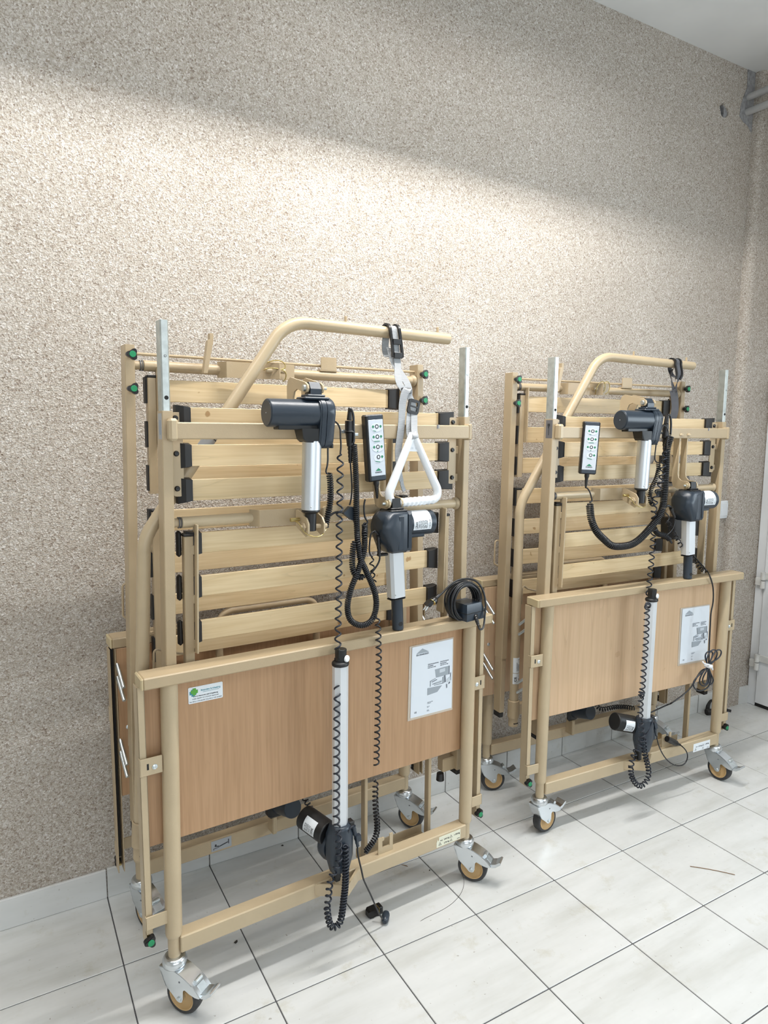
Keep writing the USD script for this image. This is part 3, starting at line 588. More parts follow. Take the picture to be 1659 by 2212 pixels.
    c2 = T.part('slat_carrier', beam((.9885, .100, 1.241), (.9860, .100, .70), .013, .022), 'beige_paint', 30)
    T.part('carrier_cap', boxm((.980, .088, 1.2405), (.998, .112, 1.2485), .002), 'rubber', 30, c2)
    T.part('hanger_blade', beam((.1685, .085, 1.272), (.1610, .085, .935), .005, .034, c=.001), 'beige_paint_light', 30)
    T.part('hanger_blade', beam((.9660, .085, 1.270), (.9600, .085, .930), .005, .034, c=.001), 'beige_paint_light', 30)
    for zz in (1.205, 1.075, .955): T.part('weld_tab', boxm((.156, .088, zz-.012), (.1655, .096, zz+.012), .002), 'beige_paint_light', 30)
    for zc, d in ((1.220, 0), (1.105, .003), (.985, .006), (.868, .008)):
        slat(T, .176-d, .930-d*.5, zc, .104, .055, capL=(.146-d, .186-d, .002), capR=(.958-d*.4, .920-d*.5, 0))
        T.part('holder_back', boxm((.124-d*.5, .103, zc-.033), (.137-d*.5, .118, zc+.035), .005), 'rubber', 30)
    T.part('rail_foot', boxm((.072, .072, .352), (.098, .116, .37), .003), 'rubber', 30)
    T.part('rail_foot', boxm((1.032, .072, .352), (1.057, .116, .37), .003), 'rubber', 30)
    T.done()
front_frame(0, 'front slatted frame of the near bed, behind the white trapeze handle', lambda p: p, 'sticker_silver')
def wf2(p): p = p.copy(); p[:, 1] += -.008+.030*(p[:, 0]-.09); return p
front_frame(1, 'front slatted frame of the far bed, dark rail sticker and curly cord before it', wf2, 'sticker_grey')

def rear_frame(bed, label, L, R, dv):
    T = Thing('slatted_frame', label, 'slatted frame', bed, 'slatted bed frame halves')
    raw = T.part
    def sh(p):
        p = p.copy(); p[:, 1] += dv; p[:, 0] += (L[0]-.0655)*np.clip((.6-p[:, 0])/.5, -1, 1)*(1 if bed else 0); return p
    T.part = lambda name, m, *a, **k: raw(name, warp(m, lambda p: p+np.array([0, dv, 0])), *a, **k)
    for (a, b, w) in ((*L, .0255), (*R, .0245)):
        ul = b+(a-b)*(.61-.385)/(1.735-.385)
        T.part('side_rail', beam((a, .305, 1.735), (ul, .305, .61), w, .05), 'beige_paint', 30)
        T.part('lower_sleeve', beam((ul, .305, .64), (b, .305, .385), w*.88, .045), 'beige_paint', 30)
        T.part('rail_foot', boxm((b-.011, .285, .362), (b+.011, .327, .386), .004), 'rubber', 30)
    kl = L[0]+.0015; kr = R[0]+.005
    for (u, z) in ((kl, 1.708), (kl, 1.619), (kr, 1.702), (kr, 1.615)): knob(T, (u, .276, z))
    T.part('thin_rod', cyl((L[0], .300, 1.7135), (R[0], .300, 1.711), .0042, 10), 'beige_paint', 35)
    u0 = L[0]+.037
    T.part('torsion_pipe', cyl((u0, .300, 1.683), (R[0]-.012, .300, 1.681), .0148, 24), 'beige_paint', 35)
    T.part('pipe_end', cyl((L[0]+.010, .300, 1.683), (u0, .300, 1.683), .0115, 20), 'beige_paint', 35)
    T.part('collar_ring', cat(cyl((u0-.010, .3, 1.683), (u0-.007, .3, 1.683), .0150, 22), cyl((u0-.004, .3, 1.683), (u0-.002, .3, 1.683), .0150, 22)), 'steel_dark', 35)
    T.part('pipe_weld', lathe((R[0]-.027, .300, 1.681), (1, 0, 0), [(0, .0149), (.004, .0185), (.009, .0200), (.013, .0195)], 22), 'beige_paint', 50)
    T.part('hook_tab', plate(rpoly([(.252, 1.668), (.263, 1.668), (.2815, 1.757), (.2815, 1.777), (.272, 1.777), (.272, 1.761), (.266, 1.757)], .0008), (0, .268, 0), (1, 0, 0), (0, 0, 1), .02), 'beige_paint', 30)
    T.part('stop_tab', cat(plate(rrect(.054, .040, .004), (.635, .290, 1.698), (1, 0, 0), (0, 0, 1), .004), boxm((.632, .286, 1.695), (.692, .312, 1.700), .001)), 'beige_paint', 30)
    lever(T, .306, .296, 1.682, 'L')
    T.part('fork_cheek', plate(rrect(.058, .046, .003), (.472, .262, 1.660), (1, 0, 0), (0, 0, 1), .005), 'beige_paint', 30)
    T.part('fork_bolt', cyl((.432, .245, 1.684), (.494, .245, 1.684), .007, 12), 'beige_paint_light', 35)
    if bed == 0: T.part('spring_clip', cat(tube(spline([(.425, .240, 1.684), (.445, .232, 1.690), (.470, .228, 1.688), (.490, .232, 1.680), (.492, .238, 1.662), (.484, .240, 1.655)], .004), .0018, 6), tube(spline([(.430, .25, 1.70), (.455, .235, 1.712), (.480, .228, 1.709), (.488, .228, 1.697), (.478, .23, 1.689)], .004), .0018, 6)), 'brass_clip', True)
    else: T.part('spring_clip', cat(*[tube(spline([(uu-.010, .24, 1.662), (uu-.012, .232, 1.684), (uu, .228, 1.706), (uu+.018, .226, 1.712), (uu+.030, .228, 1.694), (uu+.028, .232, 1.674), (uu+.018, .24, 1.664)], .004), .0017, 6) for uu in (.452, .476)]), 'brass_clip', True)
    for (a, b) in ((1.652, 1.335), (1.285, .70)):
        for uc, un in ((.122, .1185), (.9525, .964)):
            c_ = T.part('slat_carrier', beam((uc if a > 1.5 else (uc+un)/2, .302, a), (un, .302, b), .023 if uc < .5 else .017, .024), 'beige_paint', 30)
            T.part('carrier_cap', boxm(((uc if a > 1.5 else (uc+un)/2)-.0125, .289, a), ((uc if a > 1.5 else (uc+un)/2)+.0125, .316, a+.007), .002), 'rubber', 30, c_)
    for i, zc in enumerate((1.618, 1.499, 1.379, 1.257, 1.135, 1.013, .889)):
        d = .004*i
        slat(T, .140, .905, zc, .303, .060, capL=(.103+.002*(i < 3), .128, 0), capR=(.940, .893, 0), bow=.010)
    T.part('hanger_blade', beam((.136, .288, 1.680), (.134, .288, 1.47), .005, .030, c=.001), 'beige_paint', 30)
    T.part('hanger_blade', beam((.9370, .288, 1.680), (.9370, .288, 1.47), .005, .030, c=.001), 'beige_paint', 30)
    T.part('leg_bow', tube(fillet([(.308, .338, .40), (.308, .338, .962), (.640, .338, .962), (.640, .338, .40)], .045), .0115, 14), 'beige_paint', True)
    T.part('bow_weld', lathe((.562, .338, .970), (0, -.3, 1), [(0, .007), (.004, .006), (.007, .003), (.008, 0)], 12), 'beige_paint_light', 50)
    for (uu, dz) in ((L[0]-.018, 0), ):
        T.part('wire_handle', tube(fillet([(uu+.016, .335, 1.080), (uu-.013, .338, 1.082), (uu-.015, .338, .988), (uu+.012, .335, .972)], .010), .0032, 8), 'beige_paint', True)
    T.part('wire_handle', tube(fillet([(R[0]-.03, .338, .905), (R[0]-.075, .342, .915), (R[0]-.078, .342, .82), (R[0]-.03, .338, .80)], .010), .0032, 8), 'beige_paint', True)
    T.part('mattress_wire', tube(fillet([(.170, .22, .889), (.120, .22, .903), (.082, .205, .926), (.0795, .205, .85)], .010), .0032, 8), 'beige_paint', True)
    T.done()
rear_frame(0, 'rear slatted frame of the near bed, its clamp knobs against the wall', (.0655, .038), (1.009, 1.030), 0)
rear_frame(1, 'rear slatted frame of the far bed, its clamp knobs against the wall', (.075, .060), (.994, 1.020), -.012)

# ------------------------------------------------------------------ lifting poles
def pole(bed, pts, label):
    T = Thing('lifting_pole', label, 'lifting pole', bed, 'bent lifting poles')
    p = fillet(np.array(pts), [.13, .12], 14)
    k = T.part('pole', tube(p, .0172, 26), 'beige_paint_light', True)
    e = np.array(pts[3])-np.array(pts[2]); e /= np.linalg.norm(e); q = np.array(pts[3])
    for d in (.375, .040): T.part('stop_pin', cyl(q-e*d+np.array([0, .004, .012]), q-e*d+np.array([0, .004, .034]), .0042, 10), 'beige_paint', 35)
    b = np.array(pts[0]); ax = np.array(pts[1])-b; ax /= np.linalg.norm(ax)
    T.part('socket', lathe(b-ax*.10, ax, [(0, 0), (0, .0165), (.002, .0185), (.035, .0185), (.037, .0225), (.1015, .0225), (.104, .021), (.105, .0185), (.104, .0178)], 26), 'beige_paint', 40)
    T.part('socket_arm', boxm((b[0]+.016, b[1]-.010, b[2]-.058), (b[0]+.085, b[1]+.012, b[2]-.012), .003), 'beige_paint', 30)
    T.part('socket_slot', boxm((b[0]-.010, b[1]-.0195, b[2]-.0865), (b[0]+.010, b[1]-.0150, b[2]-.0835), .0005), 'dark_gap', 30)
    if bed == 0:
        t = (np.array(pts[2])-np.array(pts[1])); t /= np.linalg.norm(t); m = np.array(pts[1])+t*.30
        T.part('pole_label', tube([m-t*.045, m+t*.045], .0178, 26, False), 'sticker_silver', True, k, 'silver type label round the pole')
        T.part('label_mark', cat(tube([m+t*.01, m+t*.013], .0181, 26, False), tube([m-t*.03, m-t*.026], .0181, 26, False)), 'print_black', True, k)
        for dz in (.330, .296, .100, .062): T.part('grey_bump', lathe((b[0]+.0, b[1]-.016, b[2]+dz), (-.72, -.7, 0), [(0, .0085), (.003, .008), (.006, .005), (.007, 0)], 14), 'strap_grey', 40, k, 'grey rubber bump on the pole')
        T.part('white_strip', boxm((b[0]-.004, b[1]-.0178, b[2]+.118), (b[0]+.001, b[1]-.0165, b[2]+.205), .0003), 'sticker_white', 30, k)
    else:
        for z0, z1 in ((.118, .178), (.074, .116)):
            an = np.radians(np.linspace(-150, -50, 12)); V, F = [], []
            for z_ in (z0, z1):
                for a in an: V.append((b[0]+.0177*math.cos(a), b[1]+.0177*math.sin(a), b[2]+z_))
            F = [[i, i+1, 12+i+1, 12+i] for i in range(11)]
            T.part('pole_label', (np.array(V), tri(F)), 'sticker_white', True, k, 'white type label on the pole')
        T.part('label_mark', cat(text('CE', .011, (b[0]-.0035, b[1]-.0182, b[2]+.084), (0, 0, 1), (-1, 0, 0), bold=True), *[boxm((b[0]-.0045+.0042*i, b[1]-.0183, b[2]+.126), (b[0]-.0035+.0042*i, b[1]-.0178, b[2]+.160-.004*i), 0) for i in range(3)]), 'print_black', False, k)
        for zz in (.172, .095): T.part('grey_bump', lathe((b[0]+.006, b[1]-.0165, b[2]+zz), (.3, -.95, 0), [(0, .004), (.002, .003), (.0025, 0)], 10), 'sticker_silver', 40, k)
    T.done()
pole(0, [(.018, .145, .475), (.053, .145, 1.236), (.455, .145, 1.812), (1.020, .145, 1.806)], 'bent beige lifting pole of the near bed, white trapeze handle on its arm')
pole(1, [(.040, .172, .475), (.040, .172, 1.240), (.425, .197, 1.808), (1.000, .232, 1.800)], 'bent beige lifting pole of the far bed, dark strap on its arm')

# ------------------------------------------------------------------ cord routes, in metres in the frame of their bed (u along it, v towards the wall, z up)
C = {
 'A_LEAD': [(0.507, 0.000, 1.473), (0.506, 0.000, 1.449), (0.504, 0.000, 1.418), (0.500, 0.000, 1.402), (0.507, 0.000, 1.396)],
 'A_COIL': [(0.509, 0.000, 1.399), (0.513, 0.000, 1.378), (0.514, 0.000, 1.346), (0.512, 0.000, 1.314), (0.505, 0.000, 1.282), (0.498, 0.000, 1.249)],
 'A_BOOT': [(0.509, 0.000, 1.481), (0.512, 0.000, 1.496), (0.515, 0.000, 1.512), (0.517, 0.000, 1.528), (0.523, 0.000, 1.539)],
 'A_LINK': [(0.521, 0.010, 1.283), (0.530, 0.010, 1.288), (0.543, 0.010, 1.289), (0.556, 0.010, 1.288)],
 'A_YBOX': [(0.561, 0.030, 1.285), (0.583, 0.030, 1.301), (0.598, 0.030, 1.297), (0.601, 0.030, 1.263), (0.586, 0.030, 1.265)],
 'Y_UP': [(0.585, 0.020, 1.305), (0.592, 0.020, 1.341), (0.591, 0.020, 1.382), (0.587, 0.020, 1.431)],
 'Y_DOWN': [(0.595, 0.020, 1.268), (0.605, 0.020, 1.249), (0.610, 0.020, 1.226), (0.605, 0.015, 1.207), (0.601, 0.015, 1.202)],
 'B_WAVE': [(0.524, 0.000, 1.538), (0.536, 0.000, 1.531), (0.544, 0.000, 1.515), (0.545, 0.000, 1.496), (0.546, 0.000, 1.480), (0.544, 0.000, 1.449), (0.544, 0.000, 1.417), (0.543, 0.000, 1.369), (0.543, 0.000, 1.320), (0.541, 0.000, 1.272), (0.541, 0.000, 1.231), (0.538, -0.005, 1.202), (0.537, -0.005, 1.136), (0.536, -0.005, 1.070), (0.535, -0.005, 1.020), (0.534, -0.005, 0.970), (0.525, -0.020, 0.925), (0.525, -0.020, 0.883), (0.498, -0.062, 0.696), (0.498, -0.062, 0.564), (0.497, -0.062, 0.446), (0.500, -0.062, 0.408), (0.496, -0.075, 0.402), (0.497, -0.075, 0.356), (0.495, -0.075, 0.312), (0.475, -0.075, 0.280), (0.465, -0.075, 0.231), (0.459, -0.075, 0.194), (0.464, -0.075, 0.155), (0.478, -0.075, 0.124), (0.496, -0.075, 0.125), (0.507, -0.075, 0.153), (0.512, -0.075, 0.189), (0.517, -0.075, 0.228), (0.519, -0.075, 0.272), (0.519, -0.075, 0.324), (0.519, -0.075, 0.353), (0.523, -0.070, 0.333), (0.523, -0.070, 0.351)],
 'B_UP': [(0.534, -0.055, 0.342), (0.543, -0.055, 0.356), (0.538, -0.055, 0.374), (0.543, -0.055, 0.388), (0.556, -0.055, 0.393)],
 'HOLD_PLUG': [(0.583, 0.015, 1.575), (0.581, 0.015, 1.552), (0.581, 0.015, 1.541), (0.581, 0.015, 1.509), (0.585, 0.015, 1.480), (0.583, 0.015, 1.431)],
 'H_TOP': [(0.573, 0.000, 1.572), (0.579, 0.000, 1.569), (0.585, 0.000, 1.552), (0.586, 0.000, 1.520), (0.587, 0.000, 1.487), (0.584, 0.000, 1.479)],
 'H_COIL': [(0.590, 0.005, 1.477), (0.593, 0.005, 1.440), (0.595, 0.005, 1.407), (0.597, 0.005, 1.366), (0.598, 0.005, 1.317), (0.599, 0.005, 1.267), (0.601, 0.005, 1.226), (0.598, -0.004, 1.205), (0.602, -0.004, 1.180), (0.606, -0.004, 1.154), (0.616, -0.004, 1.135), (0.628, -0.004, 1.111), (0.642, -0.004, 1.083), (0.655, -0.004, 1.050), (0.660, -0.004, 1.020), (0.656, -0.004, 0.991), (0.641, -0.004, 0.967), (0.617, -0.004, 0.960), (0.596, -0.004, 0.965), (0.575, -0.004, 0.981), (0.566, -0.004, 1.004), (0.565, -0.004, 1.028), (0.571, -0.004, 1.056), (0.582, -0.004, 1.085), (0.595, -0.004, 1.110), (0.604, -0.004, 1.134), (0.611, -0.004, 1.154), (0.618, -0.004, 1.173), (0.620, -0.004, 1.198), (0.620, -0.004, 1.222), (0.626, 0.005, 1.232), (0.625, 0.005, 1.252)],
 'H_LEAD': [(0.631, 0.012, 1.320), (0.627, 0.012, 1.298), (0.628, 0.012, 1.282), (0.633, 0.012, 1.264), (0.640, 0.012, 1.256), (0.637, 0.012, 1.251), (0.629, 0.012, 1.250)],
 'L_COIL': [(0.588, 0.000, 1.205), (0.586, 0.000, 1.192), (0.584, 0.000, 1.176), (0.582, 0.000, 1.151), (0.584, 0.000, 1.127), (0.592, 0.000, 1.109), (0.607, 0.000, 1.100), (0.622, 0.000, 1.103)],
 'D_WAVE': [(0.652, -0.012, 0.985), (0.658, -0.012, 0.970), (0.662, -0.012, 0.943), (0.663, -0.012, 0.917), (0.664, -0.012, 0.882), (0.665, -0.012, 0.853), (0.662, -0.012, 0.661), (0.660, -0.012, 0.579), (0.659, -0.012, 0.525)],
 'D_COIL': [(0.658, -0.010, 0.482), (0.657, -0.010, 0.427), (0.660, -0.010, 0.375), (0.664, -0.010, 0.340), (0.662, -0.010, 0.310), (0.651, -0.010, 0.288), (0.634, -0.010, 0.272), (0.621, -0.010, 0.262)],
 'M_LEAD': [(0.670, 0.010, 1.223), (0.660, 0.010, 1.226), (0.651, 0.010, 1.221), (0.646, 0.010, 1.199), (0.645, 0.010, 1.169), (0.655, 0.010, 1.152)],
 'M_WAVE': [(0.655, 0.010, 1.152), (0.652, 0.010, 1.137), (0.655, 0.010, 1.121), (0.656, 0.010, 1.104), (0.658, 0.010, 1.090), (0.661, 0.010, 1.077)],
 'M_CLAMP': [(0.679, 0.010, 1.155), (0.677, 0.010, 1.136), (0.666, 0.010, 1.120), (0.654, 0.010, 1.108), (0.645, 0.010, 1.102)],
 'M_PLUG': [(0.660, 0.010, 1.226), (0.670, 0.010, 1.221), (0.674, 0.010, 1.211), (0.670, 0.005, 1.193), (0.673, 0.005, 1.172), (0.675, 0.005, 1.156)],
 'F_CORD': [(0.578, -0.040, 0.313), (0.582, -0.040, 0.276), (0.592, -0.040, 0.233), (0.599, -0.040, 0.203), (0.628, -0.030, 0.140), (0.662, -0.022, 0.062), (0.684, -0.016, 0.024)],
 'C_PLUG': [(0.561, -0.045, 0.385), (0.567, -0.045, 0.374), (0.573, -0.045, 0.357), (0.575, -0.045, 0.338), (0.576, -0.045, 0.319)],
 'PS_CORD': [(0.987, -0.010, 0.958), (0.989, -0.010, 0.926), (1.000, -0.010, 0.904), (1.020, -0.010, 0.912), (1.036, -0.010, 0.942), (1.043, -0.010, 0.986), (1.025, -0.010, 1.029), (0.996, -0.010, 1.051), (0.962, -0.010, 1.057), (0.921, -0.010, 1.050), (0.886, -0.010, 1.031), (0.868, -0.010, 1.018)],
 'PS_PLUG': [(0.875, 0.000, 1.015), (0.862, 0.000, 1.001), (0.849, 0.000, 0.988), (0.839, 0.000, 0.978)],
 'E_LEAD': [(0.232, 0.020, 1.326), (0.234, 0.020, 1.300), (0.247, 0.020, 1.273), (0.250, 0.020, 1.260), (0.239, 0.020, 1.257)],
 'E_COIL': [(0.231, 0.012, 1.253), (0.235, 0.010, 1.222), (0.240, 0.006, 1.190), (0.261, 0.000, 1.149), (0.305, 0.000, 1.113), (0.333, -0.005, 1.093), (0.388, -0.005, 1.086), (0.438, -0.005, 1.091), (0.488, -0.005, 1.115), (0.533, -0.005, 1.151), (0.569, -0.005, 1.187), (0.591, -0.005, 1.227), (0.594, -0.005, 1.257), (0.596, -0.005, 1.288), (0.596, -0.005, 1.328), (0.596, -0.005, 1.368), (0.595, -0.005, 1.409), (0.596, -0.005, 1.449), (0.606, -0.005, 1.485), (0.611, -0.005, 1.500)],
 'E_TOP': [(0.608, 0.020, 1.568), (0.610, 0.020, 1.538), (0.610, 0.020, 1.508), (0.612, 0.020, 1.478), (0.615, 0.020, 1.448)],
 'E_LOOP': [(0.621, 0.020, 1.579), (0.631, 0.020, 1.577), (0.638, 0.020, 1.553), (0.640, 0.020, 1.522), (0.639, 0.020, 1.504)],
 'A2_LEAD': [(0.541, 0.000, 1.471), (0.539, 0.000, 1.439), (0.540, 0.000, 1.409), (0.550, 0.000, 1.401)],
 'A2_COIL': [(0.555, 0.000, 1.399), (0.561, 0.000, 1.373), (0.556, 0.000, 1.349), (0.548, 0.000, 1.329), (0.535, 0.000, 1.309), (0.526, 0.000, 1.286), (0.525, 0.000, 1.263), (0.535, 0.000, 1.241), (0.549, 0.000, 1.238)],
 'A2_TAIL': [(0.590, 0.030, 1.143), (0.601, 0.030, 1.124), (0.620, 0.030, 1.112), (0.645, 0.030, 1.108), (0.668, 0.030, 1.095), (0.682, 0.030, 1.087)],
 'B2_WAVE': [(0.562, -0.010, 1.538), (0.579, -0.010, 1.534), (0.592, -0.010, 1.512), (0.589, -0.010, 1.481), (0.588, -0.010, 1.457), (0.578, -0.015, 1.437), (0.571, -0.015, 1.419), (0.568, -0.015, 1.389), (0.565, -0.015, 1.350), (0.559, -0.015, 1.320), (0.548, -0.015, 1.290), (0.536, -0.015, 1.260), (0.536, -0.015, 1.230), (0.548, 0.000, 1.206), (0.554, 0.000, 1.175), (0.554, 0.000, 1.131), (0.547, -0.005, 1.111), (0.548, -0.005, 1.084), (0.547, -0.005, 1.056), (0.546, -0.005, 1.027), (0.545, -0.005, 1.001), (0.543, -0.005, 0.972), (0.541, -0.005, 0.939), (0.540, -0.005, 0.902), (0.524, -0.020, 0.887), (0.526, -0.020, 0.856), (0.473, -0.062, 0.854), (0.474, -0.062, 0.784), (0.475, -0.062, 0.679), (0.472, -0.062, 0.591), (0.469, -0.062, 0.502), (0.463, -0.065, 0.527), (0.463, -0.065, 0.450), (0.469, -0.065, 0.405), (0.463, -0.075, 0.382), (0.467, -0.075, 0.328), (0.445, -0.075, 0.300), (0.426, -0.075, 0.272), (0.419, -0.075, 0.237), (0.423, -0.075, 0.200), (0.441, -0.075, 0.169), (0.472, -0.075, 0.144), (0.501, -0.075, 0.150), (0.516, -0.075, 0.178), (0.513, -0.075, 0.207), (0.500, -0.075, 0.243), (0.489, -0.075, 0.274), (0.480, -0.075, 0.326), (0.479, -0.075, 0.342)],
 'B2_UP': [(0.496, -0.060, 0.332), (0.521, -0.060, 0.356), (0.536, -0.060, 0.382), (0.546, -0.060, 0.390)],
 'M2_LEAD': [(0.636, 0.020, 1.199), (0.652, 0.020, 1.187), (0.658, 0.020, 1.176), (0.645, 0.020, 1.163)],
 'M2_WAVE': [(0.657, 0.030, 1.161), (0.677, 0.030, 1.144), (0.691, 0.030, 1.125), (0.705, 0.030, 1.111), (0.719, 0.030, 1.094), (0.734, 0.030, 1.075), (0.752, 0.030, 1.055), (0.842, 0.060, 1.011), (0.867, 0.060, 0.990), (0.886, 0.060, 0.972), (0.908, 0.060, 0.949), (0.927, 0.060, 0.935), (0.941, 0.060, 0.931)],
 'M2_CLAMP': [(0.690, 0.020, 1.165), (0.688, 0.020, 1.143), (0.673, 0.020, 1.123), (0.652, 0.020, 1.111)],
 'M2_PLUG': [(0.624, 0.010, 1.224), (0.641, 0.010, 1.227), (0.654, 0.010, 1.218), (0.667, 0.010, 1.201), (0.678, 0.010, 1.179)],
 'P2_CORD': [(0.854, 0.055, 1.006), (0.904, 0.055, 0.967), (0.949, 0.055, 0.929), (0.885, -0.008, 0.926), (0.902, -0.008, 0.894), (0.913, -0.008, 0.853), (0.914, -0.008, 0.805), (0.902, -0.012, 0.774), (0.902, -0.012, 0.717), (0.904, -0.012, 0.640), (0.907, -0.012, 0.585), (0.908, -0.012, 0.546)],
 'P2_END': [(0.917, 0.000, 0.522), (0.869, 0.000, 0.510), (0.835, 0.000, 0.469), (0.784, 0.000, 0.435), (0.713, 0.000, 0.409), (0.729, 0.030, 0.388), (0.671, 0.030, 0.379), (0.620, 0.030, 0.371)],
 'BUN0': [(0.911, -0.010, 0.545), (0.888, -0.013, 0.569), (0.889, -0.010, 0.595), (0.909, -0.013, 0.605), (0.931, -0.010, 0.589), (0.916, -0.013, 0.561), (0.911, -0.010, 0.545)],
 'BUN1': [(0.905, -0.014, 0.547), (0.890, -0.017, 0.582), (0.927, -0.014, 0.608), (0.949, -0.017, 0.596), (0.945, -0.014, 0.565), (0.904, -0.017, 0.549)],
 'BUN2': [(0.900, -0.018, 0.550), (0.925, -0.021, 0.562), (0.967, -0.018, 0.575), (0.969, -0.021, 0.599), (0.947, -0.018, 0.605), (0.910, -0.021, 0.572), (0.900, -0.018, 0.550)],
 'BUN3': [(0.909, -0.010, 0.538), (0.868, -0.013, 0.518), (0.826, -0.010, 0.485), (0.825, -0.013, 0.464), (0.863, -0.010, 0.440), (0.908, -0.013, 0.445), (0.932, -0.010, 0.472), (0.905, -0.013, 0.540)],
 'BUN4': [(0.903, -0.014, 0.540), (0.859, -0.017, 0.506), (0.860, -0.014, 0.473), (0.885, -0.017, 0.459), (0.913, -0.014, 0.472), (0.899, -0.017, 0.542)],
 'BUN5': [(0.903, -0.018, 0.541), (0.875, -0.021, 0.512), (0.871, -0.018, 0.481), (0.885, -0.021, 0.468), (0.900, -0.018, 0.487), (0.891, -0.021, 0.544)],
 'BUN6': [(0.914, -0.010, 0.537), (0.928, -0.013, 0.501), (0.946, -0.010, 0.465), (0.926, -0.013, 0.458), (0.916, -0.010, 0.490), (0.907, -0.013, 0.539)],
 'TIE': [(0.854, -0.025, 0.571), (0.874, -0.025, 0.558), (0.899, -0.025, 0.550), (0.918, -0.025, 0.526)],
 'K_CORD': [(0.742, -0.030, 0.236), (0.774, -0.030, 0.209), (0.792, -0.030, 0.175), (0.779, -0.030, 0.147), (0.744, -0.030, 0.144), (0.701, -0.030, 0.162), (0.657, -0.030, 0.200), (0.622, -0.030, 0.251), (0.600, -0.030, 0.306)],
 'K_PLUG': [(0.711, 0.010, 0.251), (0.742, 0.010, 0.234), (0.767, 0.010, 0.220), (0.795, 0.010, 0.206)],
 'K_BOOT': [(0.564, -0.045, 0.374), (0.572, -0.045, 0.348), (0.580, -0.045, 0.317)],
}

# ------------------------------------------------------------------ drive units
def rcyl(p0, p1, r, n=28, c=.004):
    p0, p1 = np.array(p0, float), np.array(p1, float); L = np.linalg.norm(p1-p0); t = (p1-p0)/L
    k = [0, 1e-5]+[c*(1-math.cos(a)) for a in (.5, 1.0, math.pi/2)]; rr = [1e-4, r-c]+[r-c+c*math.sin(a) for a in (.5, 1.0, math.pi/2)]
    return tube([p0+t*x for x in k]+[p1-t*x for x in k[::-1]], rr+rr[::-1], n)
def wrap_label(T, name, c, axis, r, a0, a1, s0, s1, mt, parent, label=None):
    """a patch on a cylinder: axis from c, angle a (degrees) from -v towards +z, s along the axis"""
    ax = np.array(axis, float)/np.linalg.norm(axis); f = np.array([0, -1.0, 0]); f -= ax*(f@ax); f /= np.linalg.norm(f); g = np.cross(f, ax)*(1 if np.cross(f, ax)[2] > 0 else -1)
    def at(a, s, rr=r): return np.array(c)+ax*s+rr*(math.cos(a)*f+math.sin(a)*g)
    an = np.radians(np.linspace(a0, a1, 14)); V = [at(a, s) for s in (s0, s1) for a in an]; n = 14
    F = [[i, i+1, n+i+1, n+i] for i in range(n-1)]
    k = T.part(name, (np.array(V), tri(F)), mt, True, parent, label)
    return k, at
def wrapped_text(s, h, at, a_deg, s0, r, width=None):
    m = meshkit.text_mesh(s, h, .0001, True); p = np.array(m.vertices)
    if width: p[:, 0] *= width/p[:, 0].max()
    return np.array([at(math.radians(a_deg)+x/r, s0-y*1.0, r) for x, y, z in p]), np.array(m.faces)

